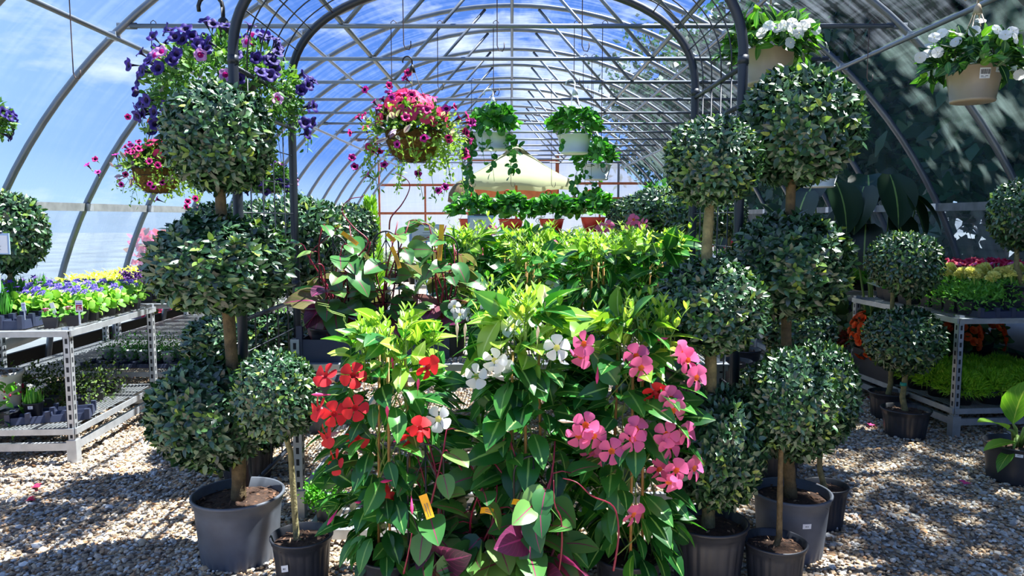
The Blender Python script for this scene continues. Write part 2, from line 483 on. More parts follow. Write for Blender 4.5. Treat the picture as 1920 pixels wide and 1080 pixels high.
for k in range(-7, 13):
    y = Y0 + SP * k
    if y > YB - .3: break
    n_ = ORD[k + 7] if k + 7 < 20 else 'last'
    for nm, me, what, mt in (('trim_hoop', hoop_me, 'grey pipe hoop', 0), ('trim_tie', tie_me, 'level pipe tie', 0), ('trim_brace', brace_me, 'slanting pipe braces', 0), ('trim_clamp', clamp_me, 'bright pipe clamps', 0)):
        o = put(me, nm); o.location = (0, y, 0)
        structure(o, '%s, %s bay of the house' % (what, n_), 'frame')
for X, Z in ((0, RR + CZ - .05), (3.155, 3.04), (-3.155, 3.04), (2.36, 3.64), (-2.36, 3.64), (1.35, 3.14), (-1.35, 3.14)):
    b = MB()
    rr = .021
    f = 1.0 if X == 0 else (1 - .035 / math.hypot(X, Z - CZ) if abs(X) > 2 else 1)
    b.tube([(X * f, YA, CZ + (Z - CZ) * f), (X * f, YB - .05, CZ + (Z - CZ) * f)], rr, 8)
    structure(b.obj('trim_purlin', M['pipe']), 'lengthwise pipe purlin, %s' % ('at the ridge' if X == 0 else '%s on the %s side' % ({3.155: 'lowest', 2.36: 'middle', 1.35: 'innermost'}[abs(X)], 'blue' if X < 0 else 'green')), 'frame')

# end wall
def end_z(x): return CZ + math.sqrt(max(RR * RR - x * x, 0))
b = MB()
xs = np.linspace(-4.6, 4.6, 47)
zt = np.array([max(end_z(min(max(x, -4.6), 4.6)) , 0.02) for x in xs])
V = []; 
for x, z in zip(xs, zt):
    for f in np.linspace(0, 1, 5): V.append((x, YB, z * f))
V = np.array(V); i = np.arange(46)[:, None] * 5; j = np.arange(4)[None, :]
b.add(V, np.stack([i + j, i + 5 + j, i + 6 + j, i + 1 + j], -1).reshape(-1, 4), uv=V[:, [0, 2]])
structure(b.obj('wall_back', M['poly_panel']), 'cloudy panelled end wall', 'wall')
yb = YB - .08
b = MB()
def bx(px, py): return P(px, py, yb)
for px, t, w_, mt in ((710, 300, .05, 0), (797, 345, .05, 0), (880, 245, .13, 0), (1045, 290, .1, 0), (1125, 340, .05, 0), (1160, 300, .06, 1), (1211, 325, .05, 1)):
    p = bx(px, t); b.bar((p.x, yb, .0), (p.x, yb, p.z), w_, .06, mat=mt)
for x0, x1, py in ((708, 880, 347), (700, 880, 400), (1045, 1212, 344), (1045, 1212, 372), (880, 1045, 300)):
    p, q = bx(x0, py), bx(x1, py); b.bar((p.x, yb - .02, p.z), (q.x, yb - .02, p.z), .05, .07)
structure(b.obj('trim_3', [M['timber'], M['pipe']], smooth=False), 'red brown timber framing of the end wall', 'frame')
p, q = bx(890, 355), bx(1045, 374)
b = MB().box(((p.x + q.x) / 2, yb - .1, (p.z + q.z) / 2), (q.x - p.x, .04, p.z - q.z))
structure(b.obj('trim_4', M['timber_orange'], smooth=False), 'wide orange timber board across the end wall', 'board')

# ------------------------------------------------------------------ ground
m, nt, out = new_mat('gravel bed')
tc = N(nt, 'TexCoord'); vo = N(nt, 'TexVoronoi', i_Scale=42.); nt.links.new(tc.outputs['Object'], vo.inputs['Vector'])
GR = [(0, '#574f48'), (.2, '#94826c'), (.38, '#bda789'), (.55, '#a87e58'), (.7, '#cec5b7'), (.86, '#9c9a96'), (1, '#e8e3da')]
r = ramp(nt, [(p_, srgb(c)) for p_, c in GR]); s_ = N(nt, 'SeparateXYZ'); nt.links.new(vo.outputs['Color'], s_.inputs[0]); nt.links.new(s_.outputs[0], r.inputs[0])
b_ = N(nt, 'BsdfPrincipled', i_Roughness=.85); nt.links.new(r.outputs[0], b_.inputs['Base Color'])
bp = N(nt, 'Bump', i_Strength=.9, i_Distance=.02); bp.invert = True; nt.links.new(vo.outputs['Distance'], bp.inputs['Height']); nt.links.new(bp.outputs[0], b_.inputs['Normal'])
nt.links.new(b_.outputs[0], out.inputs[0]); M['gravel_bed'] = m
m, nt, out = new_mat('gravel stone')
g = N(nt, 'NewGeometry'); r = ramp(nt, [(p_, srgb(c)) for p_, c in GR]); nt.links.new(g.outputs['Random Per Island'], r.inputs[0])
b_ = N(nt, 'BsdfPrincipled', i_Roughness=.75); nt.links.new(r.outputs[0], b_.inputs['Base Color']); nt.links.new(b_.outputs[0], out.inputs[0]); M['stone'] = m

b = MB().add([(-5, YA - 1, 0), (5, YA - 1, 0), (5, YB + .5, 0), (-5, YB + .5, 0)], [(0, 1, 2, 3)])
structure(b.obj('floor', M['gravel_bed']), 'gravel floor of the greenhouse', 'floor')
M['yard'] = plain('outside ground', '#626d74', .95, var=.3, scale=.6)
b = MB().add([(-60, -60, -.03), (60, -60, -.03), (60, 80, -.03), (-60, 80, -.03)], [(0, 1, 2, 3)])
structure(b.obj('ground_outside', M['yard']), 'open ground outside the film', 'ground')

def stones(n, x0, x1, y0, y1, rng):
    t = (1 + 5 ** .5) / 2
    iv = nrm(np.array([(-1, t, 0), (1, t, 0), (-1, -t, 0), (1, -t, 0), (0, -1, t), (0, 1, t), (0, -1, -t), (0, 1, -t), (t, 0, -1), (t, 0, 1), (-t, 0, -1), (-t, 0, 1)], float))
    it = np.array([(0, 11, 5), (0, 5, 1), (0, 1, 7), (0, 7, 10), (0, 10, 11), (1, 5, 9), (5, 11, 4), (11, 10, 2), (10, 7, 6), (7, 1, 8), (3, 9, 4), (3, 4, 2), (3, 2, 6), (3, 6, 8), (3, 8, 9), (4, 9, 5), (2, 4, 11), (6, 2, 10), (8, 6, 7), (9, 8, 1)])
    # more stones near, fewer far
    y = y0 + (y1 - y0) * rng.random(n) ** 1.25
    x = x0 + (x1 - x0) * rng.random(n)
    s = .0065 * np.exp(rng.normal(0, .38, n)) + .0025
    s = np.minimum(s, .024)
    sc = s[:, None] * np.stack([1 + .5 * rng.random(n), .8 + .4 * rng.random(n), .45 + .35 * rng.random(n)], -1)
    v = iv[None] * (1 + .35 * (rng.random((n, 12, 1)) - .5)) * sc[:, None, :]
    a = rng.random(n) * 2 * PI; tl = rng.normal(0, .35, n)
    ca, sa, cb, sb = np.cos(a)[:, None], np.sin(a)[:, None], np.cos(tl)[:, None], np.sin(tl)[:, None]
    X, Y, Z = v[..., 0], v[..., 1], v[..., 2]
    X, Z = X * cb - Z * sb, X * sb + Z * cb
    X, Y = X * ca - Y * sa, X * sa + Y * ca
    V = np.stack([X + x[:, None], Y + y[:, None], Z + (.003 + .012 * rng.random(n))[:, None]], -1).reshape(-1, 3)
    T = (np.arange(n)[:, None, None] * 12 + it[None]).reshape(-1, 3)
    return MB().add(V, tris=T)
tag(stones(95000, -4.4, 4.4, 2.7, 8.2, R).obj('gravel', M['stone'], smooth=False), 'loose tan and grey gravel covering the floor', 'gravel', kind='stuff')

# ------------------------------------------------------------------ outside: trees on the green side, bright flower bed on the other
M['tree_leaf'] = leafy('tree leaves', [(0, '#12301f'), (.5, '#1f4a32'), (1, '#2c5c40')], trans=.35, rough=.5)
M['tree_bark'] = plain('tree bark', '#4a4033', .9, var=.3, scale=6)
def tree(x, y, h, r, n, seed, label, zc=.62, zh=.36):
    rng = np.random.default_rng(seed)
    t = thing('tree', (x, y, 0), label, 'tree', 'trees beyond the film')
    b = MB(); b.tube([(0, 0, 0), (.1, .05, h * .35), (-.1, .1, h * .7)], [.16, .12, .06], 8)
    for k in range(6):
        a = rng.random() * 6.28
        b.tube([(0, .05, h * (.3 + .07 * k)), (math.cos(a) * r * .5, math.sin(a) * r * .5, h * (.5 + .07 * k)), (math.cos(a) * r * .85, math.sin(a) * r * .85, h * (.58 + .07 * k))], [.06, .04, .015], 6)
    b.obj('trunk', M['tree_bark'], t)
    nc = 80; n = int(n * 1.5)
    cc = nrm(rng.normal(size=(nc, 3))) * (rng.random((nc, 1)) ** .5) * np.array((r, r, h * zh)) + np.array((0, 0, h * zc))
    ci = rng.integers(0, nc, n)
    pos = cc[ci] + rng.normal(size=(n, 3)) * r * .17
    pos[:, 2] = np.maximum(pos[:, 2], .5)
    b = MB().leaves(pos, rng.normal(size=(n, 3)) + (0, 0, -.3), rng.normal(size=(n, 3)) + (0, 0, 1), .25 + .1 * rng.random(n), .15, 'quad')
    b.obj('foliage', M['tree_leaf'], t)
for i_, a in enumerate([(6.6, .2, 7.0, 1.8, 8000), (6.3, 3.1, 6.9, 1.7, 9000), (6.5, 8.9, 7.4, 1.9, 9000), (6.4, 11.6, 7.6, 2.0, 8000), (7.6, 5.8, 8.6, 1.9, 9000), (6.6, 14.2, 7.6, 2.1, 7000), (6.6, 19.4, 8.2, 2.2, 6000), (9.9, 8.5, 8.5, 2.4, 6500), (10.2, 15.5, 9.6, 2.6, 5500), (9.6, 25., 9.5, 2.6, 4500), (6.0, 29., 9., 2.4, 4000)]):
    tree(*a, 40 + i_, 'tall leafy tree outside the green film wall, %s along the row' % ORD[i_])
tree(6.9, 4.6, 12., 1.7, 520, 61, 'added tall tree, its high crown out of view, shading the green film wall', .86, .14)  # added tree, its unseen crown dapples the sun on the wall
tree(7.0, 8.2, 12., 1.6, 420, 62, 'second added tall tree, crown out of view, shading the green film wall', .86, .14)  # another added crown above the view, thinning sun on this side
b = MB(); n = 2600
rng = np.random.default_rng(3)
# low shrubs along the green wall
M['shrub_leaf'] = leafy('shrub leaves', [(0, '#15352a'), (1, '#2f5f45')], trans=.3)
pos = np.stack([5.3 + rng.random(9000) * 1.5, -1 + rng.random(9000) * 24, rng.random(9000) * 3.4], -1)
tag(MB().leaves(pos, rng.normal(size=(9000, 3)), rng.normal(size=(9000, 3)) + (0, 0, 1), .3, .2, 'quad').obj('shrubbery', M['shrub_leaf']), 'dark shrubbery along the outside of the green wall', 'shrubbery', kind='stuff')
M['bed_pink'] = leafy('pink bed', [(0, '#4b7a3a'), (.3, '#d8457e'), (1, '#f27aa6')], trans=.3)
pos = np.stack([-6.3 + rng.random(n) * .8, 12. + rng.random(n) * 4., rng.random(n) * 1.35], -1)
tag(MB().leaves(pos, rng.normal(size=(n, 3)), rng.normal(size=(n, 3)) + (0, 0, 1), .14, .12, 'quad').obj('flower_bed_blossoms', M['bed_pink']), 'pink blossoms of a flower display blurred behind the bright film', 'flowers', kind='stuff')
# ------------------------------------------------------------------ pots
def pot_mesh(R_, h, mat='pot_black', kind='ribbed', base=.8, seg=48):
    """nursery pot: tapered wall, rolled rim, open top, ribs or plain wall"""
    rb = R_ * base
    def rad(z): return rb + (R_ * .97 - rb) * z / h
    b = MB()
    rim = max(.006, R_ * .055)
    prof = [(0, .004), (rb * .9, .004), (rb, 0), (rb * 1.005, .012)]
    for k in range(1, 8):
        z = h * (.06 + .8 * k / 8); prof.append((rad(z), z))
    prof += [(rad(h * .87), h * .87), (R_ * .985, h * .885), (R_ * .985, h * .94), (R_, h * .945), (R_ + rim * .55, h * .96), (R_ + rim * .6, h * .985), (R_ + rim * .1, h), (R_ - rim * .6, h * .99), (rad(h * .8) - .008, h * .78), (rad(h * .72) - .01, h * .72)]
    if kind == 'ribbed':
        def wob(a, z):
            m_ = np.clip((z - h * .08) / (h * .1), 0, 1) * np.clip((h * .86 - z) / (h * .06), 0, 1)
            return 1 - .022 * m_ * (np.sin(a * 20) > .35)
        b.lathe(prof, seg=120, wob=wob)
    elif kind == 'foot':
        def wob(a, z):
            m_ = np.clip((h * .07 - z) / (h * .01), 0, 1)
            return 1 - .05 * m_ * (np.sin(a * 30) > .2)
        b.lathe(prof, seg=120, wob=wob)
    else:
        b.lathe(prof, seg=seg)
    return b

def add_pot(t, R_, h, mat='pot_black', kind='ribbed', base=.8, soil='soil', name='pot', fill=.86, rough_soil=True):
    pm = pot_mesh(R_, h, mat, kind, base).obj(name, M[mat], t)
    rr = R_ * (base + (.97 - base) * fill) - .004
    n = 14; b = MB(); rng = np.random.default_rng(int(R_ * 1e4))
    prof = [(1e-4, h * fill + R_ * .06)] + [(rr * k / 6, h * fill + R_ * .06 * (1 - (k / 6) ** 2)) for k in range(1, 7)]
    b.lathe(prof, seg=26)
    if rough_soil:
        V = b.V[0]; V[:, 2] += rng.normal(0, R_ * .012, len(V))
        k = 160
        a = rng.random(k) * 6.28; r_ = rr * .93 * np.sqrt(rng.random(k))
        pos = np.stack([r_ * np.cos(a), r_ * np.sin(a), np.full(k, h * fill + R_ * .035)], -1)
        b.leaves(pos, rng.normal(size=(k, 3)) * (1, 1, .25), rng.normal(size=(k, 3)) * .3 + (0, 0, 1), R_ * .13 * (0.6 + rng.random(k)), R_ * .07, 'quad', mat=1)
    b.obj('soil', [M[soil], M['chip']], pm)
    return pm
M['chip'] = leafy('bark chips', [(0, '#33221a'), (.5, '#5a3d2c'), (.85, '#7f5e46'), (1, '#b9a084')], trans=0.02, rough=.9)

def sticker(t, R_, h, base, ang, z, w_=.04, hh=.022, tilt=0., code=False, name='price_sticker'):
    """paper sticker on a pot wall facing direction ang"""
    r_ = R_ * (base + (.97 - base) * z / h) + .0025
    b = MB(); k = 6
    da = w_ / r_
    V = []; 
    for i in range(k):
        a = ang - da / 2 + da * i / (k - 1)
        for zz in (-hh / 2, hh / 2):
            rz = r_ + R_ * (.97 - base) * zz / h
            V.append((rz * math.cos(a), rz * math.sin(a), z + zz + tilt * (i / (k - 1) - .5) * w_))
    b.add(V, [(2 * i, 2 * i + 2, 2 * i + 3, 2 * i + 1) for i in range(k - 1)])
    def mark(a0, a1, z0, z1, mt):
        V = []
        for a in (a0, a1):
            aa = ang - da / 2 + da * a
            for zz in (z0, z1):
                zq = (zz - .5) * hh; rz = r_ + .0012 + R_ * (.97 - base) * zq / h
                V.append((rz * math.cos(aa), rz * math.sin(aa), z + zq + tilt * (a - .5) * w_))
        b.add(V, [(0, 2, 3, 1)], mat=mt)
    if code:
        rr = np.random.default_rng(4)
        x = .1
        while x < .88:
            w1 = .02 + .05 * rr.random(); mark(x, x + w1, .4, .85, 2); x += w1 + .02 + .04 * rr.random()
        mark(.12, .8, .2, .26, 1); mark(.12, .6, .1, .14, 1)
    else:
        for x in (.3, .42, .58): mark(x, x + .07, .35, .62, 1)
    par = next((k for k in children(t) if k.name.split('.')[0] == 'pot'), t)
    return b.obj(name, [M['white_plastic'], M['ink'], M['ink_black']], par, smooth=False)

# ------------------------------------------------------------------ clipped topiary balls
def fib(n):
    i = np.arange(n) + .5
    ph = np.arccos(1 - 2 * i / n); th = PI * (1 + 5 ** .5) * i
    return np.stack([np.cos(th) * np.sin(ph), np.sin(th) * np.sin(ph), np.cos(ph)], -1)

def ball_mesh(name, seed, R_=.26, shoots=600, leafL=.056, inner=1300):
    rng = np.random.default_rng(seed)
    b = MB()
    n = nrm(fib(shoots) + rng.normal(0, .05, (shoots, 3)))
    fr = rng.normal(size=(6, 3)) * 2.6; ph = rng.random(6) * 6.28
    bump = sum(np.sin(n @ f_ + p_) for f_, p_ in zip(fr, ph)) * .018
    rad = R_ * (.97 + bump + rng.normal(0, .025, shoots))
    c = n * rad[:, None]
    k = 7
    base = np.repeat(c, k, 0); nn = np.repeat(n, k, 0)
    t1 = nrm(np.cross(nn, np.tile(rng.normal(size=3), (len(nn), 1)))); t2 = np.cross(nn, t1)
    az = (np.tile(np.arange(k), shoots) * 2.4 + np.repeat(rng.random(shoots) * 6.28, k) + rng.normal(0, .3, len(nn)))
    lv = np.tile(np.linspace(0, 1, k), shoots)           # 0 at the shoot's foot, 1 at its tip
    tilt = np.radians(82 - 52 * lv + rng.normal(0, 9, len(nn)))
    tang = np.cos(az)[:, None] * t1 + np.sin(az)[:, None] * t2
    d = nn * np.cos(tilt)[:, None] + tang * np.sin(tilt)[:, None]
    d[:, 2] += .08
    pos = base + nn * (R_ * .10 * (lv - .75))[:, None]
    L = leafL * (.75 + .5 * rng.random(len(nn))) * (1 - .25 * lv); W = L * (.42 + .08 * rng.random(len(nn)))
    upn = nn * np.sin(tilt)[:, None] - tang * np.cos(tilt)[:, None]
    isnew = np.repeat(rng.random(shoots) < .16, k) & (lv > .75)
    for m_, sel in ((0, ~isnew), (1, isnew)):
        b.leaves(pos[sel], d[sel], upn[sel], L[sel], W[sel], 'ell', .25, .2, mat=m_)
    v = nrm(rng.normal(size=(inner, 3))); pos = v * (R_ * (.72 + .18 * rng.random(inner)))[:, None]
    b.leaves(pos, rng.normal(size=(inner, 3)) + v * .8, v + rng.normal(0, .6, (inner, 3)), leafL, leafL * .42, 'ell', .2, .2, mat=0)
    b.blob((0, 0, 0), (R_ * .76,) * 3, 18, 12, .08, rng, mat=2)
    return b.mesh(name, [M['box_leaf'], M['box_new'], M['twig']])
BALLS = [ball_mesh('topiary ball', s) for s in (1, 2, 3)]
SMALL = [ball_mesh('small topiary ball', s + 5, shoots=420, leafL=.058, inner=700) for s in (1, 2)]

TOPI = []
def topiary(label, Y, pot_px, pot, balls, trunk_px, kind='ribbed', mat='pot_black', small=False, rtr=.02, stick=None, base=.8, zfix=None, bark='bark', ties=None, loc=None, group=None):
    """pot_px: pixel column of the pot; pot: (radius, height); balls: (px, py, rx, rz) in pixels; trunk_px: pixel points above the pot"""
    z0 = 0. if zfix is None else zfix
    x0 = P(pot_px, 800, Y).x if loc is None else loc
    # column at ground level of the pot
    t = thing('topiary_tree', (x0, Y, z0), label, 'topiary', group)
    R_, h = pot
    add_pot(t, R_, h, mat, kind, base)
    if stick: sticker(t, R_, h, base, *stick)
    pts = [Vector((0, 0, h * .8))] + [P(px, py, Y) - Vector((x0, Y, z0)) for px, py in trunk_px]
    top = P(balls[0][0], balls[0][1], Y) - Vector((x0, Y, z0)); pts.append(top)
    # smooth
    sm = []
    for i in range(len(pts) - 1):
        for f_ in np.linspace(0, 1, 5)[:-1]:
            sm.append(pts[i].lerp(pts[i + 1], f_))
    sm.append(pts[-1])
    n = len(sm)
    rr = [rtr * (1.15 - .5 * i / n) * (1 + .05 * math.sin(i * 2.3)) for i in range(n)]
    b = MB().tube(sm, rr, 10)
    rng = np.random.default_rng(len(TOPI) + 70)
    for px, py, rx, rz in balls:
        c = P(px, py, Y) - Vector((x0, Y, z0)); s_ = mpp(Y, py)
        # branches that fan out into the underside of the ball
        for k in range(7):
            a = k * .9 + rng.random(); e = (rx * s_ * .6)
            b.tube([c - Vector((0, 0, rz * s_ * .95)), c + Vector((math.cos(a) * e * .45, math.sin(a) * e * .45, -rz * s_ * .62)), c + Vector((math.cos(a) * e, math.sin(a) * e, -rz * s_ * .25))], [rtr * .35, rtr * .28, rtr * .2], 5)
    b.obj('trunk', M[bark], t)
    for i, (px, py, rx, rz) in enumerate(balls):
        c = P(px, py, Y) - Vector((x0, Y, z0)); s_ = mpp(Y, py)
        me = (SMALL if small else BALLS)[(i + len(TOPI)) % (2 if small else 3)]
        o = put(me, 'foliage_ball', t); o.location = c
        o.scale = (rx * s_ / .275, (rx * s_) / .275, rz * s_ / .275)
        o.rotation_euler = (0, 0, 1.3 * len(TOPI) + i)
    if ties:
        for px, py in ties:
            c = P(px, py, Y) - Vector((x0, Y, z0))
            MB().lathe([(rtr * 1.0, -.012), (rtr * 1.15, -.012), (rtr * 1.15, .012), (rtr * 1.0, .012)], c, 14).obj('tape', M['teal'], t)
    TOPI.append(t)
    return t

T = topiary
# blue side
T('largest three-ball topiary in a big grey pot on the blue wall side', 3.37, 442, (.205, .32), [(410, 258, 105, 101), (412, 497, 132, 92), (395, 775, 112, 106)], [(448, 860), (432, 640), (414, 385)], 'foot', 'pot_grey', rtr=.03, bark='bark_brown', base=.84)
T('small one-ball topiary on a thin stem in front of the big grey pot', 3.10, 560, (.13, .235), [(515, 742, 79, 84)], [(556, 1010), (545, 850)], rtr=.014, stick=(-1.95, .13, .035, .03, .3), bark='bark')
T('shaded ball topiary behind the big grey pot, with bark chips in its pot', 4.45, 462, (.17, .27), [(402, 452, 70, 70), (440, 645, 96, 66), (450, 790, 85, 70)], [(458, 850), (440, 560)], rtr=.022, mat='pot_black')
T('topiary with teal tape on its stem beside the rear arch leg', 5.1, 505, (.16, .27), [(548, 462, 92, 92), (520, 655, 62, 66)], [(497, 800), (493, 620)], rtr=.018, mat='pot_grey', ties=[(493, 613)], kind='plain')
T('round clipped topiary behind the leafy potted vines, nearer the blue wall', 7.0, 655, (.17, .28), [(658, 437, 50, 56), (660, 560, 50, 50)], [(660, 640), (660, 500)], small=True)
T('round clipped topiary half hidden behind the rear arch leg', 6.3, 612, (.17, .28), [(610, 440, 56, 60), (606, 570, 56, 50)], [(606, 650), (608, 520)], small=True)
T('clipped topiary ball at the back of the blue side, beyond the tape tied topiary', 7.4, 470, (.17, .28), [(486, 418, 52, 44), (480, 520, 52, 44)], [(478, 600), (480, 480)], small=True)
# green side
T('three-ball topiary beside the pink trumpet vine, in a black ribbed pot', 3.10, 1332, (.168, .30), [(1335, 303, 87, 83), (1334, 577, 105, 90), (1343, 838, 93, 112)], [(1330, 930), (1333, 690), (1325, 470), (1330, 390)], rtr=.026)
T('tallest three-ball topiary, in the big pot with a price sticker', 3.42, 1489, (.178, .31), [(1497, 240, 116, 110), (1480, 497, 114, 98), (1478, 770, 95, 90)], [(1478, 860), (1474, 620), (1483, 350)], 'foot', 'pot_grey', rtr=.026, stick=(-1.5, .2, .04, .024, 0.), bark='bark_brown', base=.82)
T('small one-ball topiary on a thin brown stem, lowest in front of the tallest topiary', 3.06, 1461, (.13, .225), [(1482, 748, 83, 92)], [(1461, 1005), (1464, 850)], rtr=.013, stick=(-1.75, .1, .04, .024, -.15), bark='bark_brown')
T('one-ball topiary in a narrow ribbed pot on the aisle side of the tallest topiary', 3.74, 1553, (.11, .22), [(1537, 738, 68, 98)], [(1537, 880), (1537, 830)], rtr=.014)
T('shaded ball topiary tucked behind the tallest topiary', 4.5, 1452, (.17, .28), [(1500, 622, 66, 62), (1425, 745, 60, 62)], [(1440, 860), (1450, 720), (1490, 650)], rtr=.018)
T('front two-ball topiary by the bench of begonias, in a ribbed pot', 5.33, 1697, (.167, .21), [(1708, 497, 55, 62), (1702, 637, 63, 62)], [(1692, 745), (1700, 690), (1704, 560)], small=True, rtr=.02, ties=[(1704, 582), (1694, 720)])
T('rear two-ball topiary leaning against its twin by the bench of begonias', 5.85, 1662, (.145, .21), [(1676, 487, 49, 52), (1672, 635, 48, 56)], [(1670, 720), (1672, 600)], small=True, rtr=.02, ties=[(1673, 590)])
T('round clipped topiary behind the pink potted vines, brightest of the row', 6.5, 1238, (.17, .28), [(1238, 402, 64, 52), (1236, 520, 60, 50)], [(1236, 620), (1237, 460)], small=True)
T('low round topiary at the far end of the row behind the pink potted vines', 7.4, 1186, (.17, .28), [(1182, 410, 44, 42), (1182, 500, 44, 40)], [(1182, 590), (1182, 460)], small=True)
T('round topiary in the shade behind the stem of the three-ball topiary', 6.0, 1306, (.17, .28), [(1305, 405, 62, 56), (1300, 530, 60, 56)], [(1300, 640), (1302, 470)], small=True)
T('topiary ball seen through the arch trellis on the green side', 6.8, 1372, (.17, .28), [(1368, 400, 34, 44), (1366, 520, 40, 46)], [(1366, 610), (1367, 460)], small=True)
# standing on benches at either edge of the photo
T('big round topiary standing among bedding plants on the bench by the blue wall', 5.3, 20, (.14, .2), [(14, 436, 70, 78)], [(20, 520)], zfix=.9, rtr=.02, small=True)
T('dark round topiary on the bench against the green wall', 5.5, 1905, (.14, .2), [(1908, 402, 52, 64)], [(1906, 500)], zfix=.9, rtr=.02, small=True)

# ------------------------------------------------------------------ flower meshes (shared by all flowers of a kind)
def radial(prof, lobes, amp, seg=30, pw=1.):
    """cup of revolution with lobed rim; prof: (r, z, lobe amount)"""
    ang = np.arange(seg) * 2 * PI / seg
    lob = np.abs(np.cos(ang * lobes / 2)) ** pw
    V = []
    for r_, z, k in prof:
        rr = r_ * (1 - amp * k + amp * k * lob)
        V.append(np.stack([rr * np.cos(ang), rr * np.sin(ang), z + k * .004 * np.cos(ang * lobes)], -1))
    m = len(prof); V = np.concatenate(V)
    i = np.arange(m - 1)[:, None] * seg; j = np.arange(seg)[None, :]; k = (j + 1) % seg
    return V, np.stack([i + j, i + k, i + seg + k, i + seg + j], -1)

def petunia(name, c_out, c_in, R_=.036):
    b = MB(); prof = [(.003, -.05, 0), (.005, -.03, 0), (.009, -.014, 0), (R_ * .45, -.004, .2), (R_ * .72, .001, .4), (R_, -.001, 1)]
    V, q = radial(prof, 5, .16)
    b.add(V, q[:2].reshape(-1, 4), mat=1); b.add(V, q[2:3].reshape(-1, 4), mat=1); b.add(V, q[3:].reshape(-1, 4), mat=0)
    b.tube([(0, 0, -.075), (0, 0, -.05)], [.0015, .004], 5, mat=2)
    return b.mesh(name, [M[c_out], M[c_in], M['calyx']])

def impatiens(name, c, R_=.028):
    b = MB()
    a = np.arange(5) * 2 * PI / 5
    d = np.stack([np.cos(a), np.sin(a), .12 * np.ones(5)], -1)
    b.leaves(np.zeros((5, 3)) + d * .002, d, (0, 0, 1), R_ * 1.05, R_ * 1.25, 'petal', .25, .12)
    b.blob((0, 0, .003), (.0035,) * 3, 6, 4, mat=1)
    b.tube([(0, 0, -.03), (0, 0, 0)], [.0012, .0015], 4, mat=2)
    return b.mesh(name, [M[c], M['eye'], M['calyx']])

def mandevilla(name, c, throat, tube, R_=.044):
    b = MB()
    V, q = radial([(.0025, -.06, 0), (.004, -.045, 0), (.010, -.02, 0), (.014, 0, 0)], 5, 0, 16)
    b.add(V, q.reshape(-1, 4), mat=2)
    V, q = radial([(.0135, .001, 0), (.008, -.006, 0), (.001, -.012, 0)], 5, 0, 16); b.add(V, q.reshape(-1, 4), mat=1)
    a = np.arange(5) * 2 * PI / 5
    d = np.stack([np.cos(a), np.sin(a), .22 * np.ones(5)], -1); s = np.stack([-np.sin(a), np.cos(a), 0 * a], -1)
    b.leaves(d * .011 - (0, 0, .002), d + s * .15, np.array((0, 0, 1)) + s * .35, R_ * .86, R_ * 1.04, 'petal', .22, .1)
    b.tube([(0, 0, -.085), (0, 0, -.058)], [.0015, .003], 5, mat=3)
    return b.mesh(name, [M[c], M[throat], M[tube], M['calyx']])

def bud(name, c):
    b = MB().lathe([(.0005, -.06), (.003, -.045), (.004, -.03), (.008, -.005), (.0095, .012), (.006, .03), (.0005, .045)], seg=10)
    b.tube([(0, 0, -.1), (0, 0, -.055)], [.0015, .002], 5, mat=1)
    return b.mesh(name, [M[c], M['calyx']])

def pompon(name, c, R_=.028, n=90):
    rng = np.random.default_rng(5); v = fib(n); v = v[v[:, 2] > -.35]
    b = MB().leaves(v * R_ * .5, v * (1, 1, .6) + (0, 0, .35), v + rng.normal(0, .3, v.shape), R_ * .8, R_ * .55, 'petal', .3, .3)
    b.lathe([(.002, -.05), (.005, -.03), (.009, -.012), (.011, 0)], seg=8, mat=1)
    return b.mesh(name, [M[c], M['calyx']])

def puff(name, c, R_=.02, n=46, flat=.5):
    rng = np.random.default_rng(6); b = MB()
    p = nrm(rng.normal(size=(n, 3))) * R_ * (rng.random((n, 1)) ** .4) * (1, 1, flat)
    b.leaves(p, rng.normal(size=(n, 3)) * .7 + p * 30 + (0, 0, .4), rng.normal(size=(n, 3)) + (0, 0, 1), R_ * .55, R_ * .42, 'round', .1, .2)
    b.tube([(0, 0, -.05), (0, 0, -.003)], [.001, .0015], 4, mat=1)
    return b.mesh(name, [M[c], M['calyx']])

def star(name, c, R_=.02):
    b = MB(); a = np.arange(5) * 2 * PI / 5
    d = np.stack([np.cos(a), np.sin(a), .25 * np.ones(5)], -1)
    b.leaves(d * .001, d, (0, 0, 1), R_, R_ * .5, 'ell', .15, .2)
    b.tube([(0, 0, -.06), (0, 0, 0)], [.0008, .0012], 4, mat=1)
    return b.mesh(name, [M[c], M['calyx']])

def rosette(name, c, R_=.03):
    b = MB()
    for k, (m_, sc, up) in enumerate(((7, 1, .2), (6, .8, .6), (5, .58, 1.1), (3, .35, 2.))):
        a = np.arange(m_) * 2 * PI / m_ + k
        d = np.stack([np.cos(a), np.sin(a), up * np.ones(m_)], -1)
        b.leaves(d * .002, d, np.stack([-np.cos(a) * up, -np.sin(a) * up, np.ones(m_)], -1), R_ * sc, R_ * sc * 1.15, 'petal', -.2, .45)
    b.tube([(0, 0, -.03), (0, 0, 0)], [.0015, .003], 4, mat=1)
    return b.mesh(name, [M[c], M['calyx']])

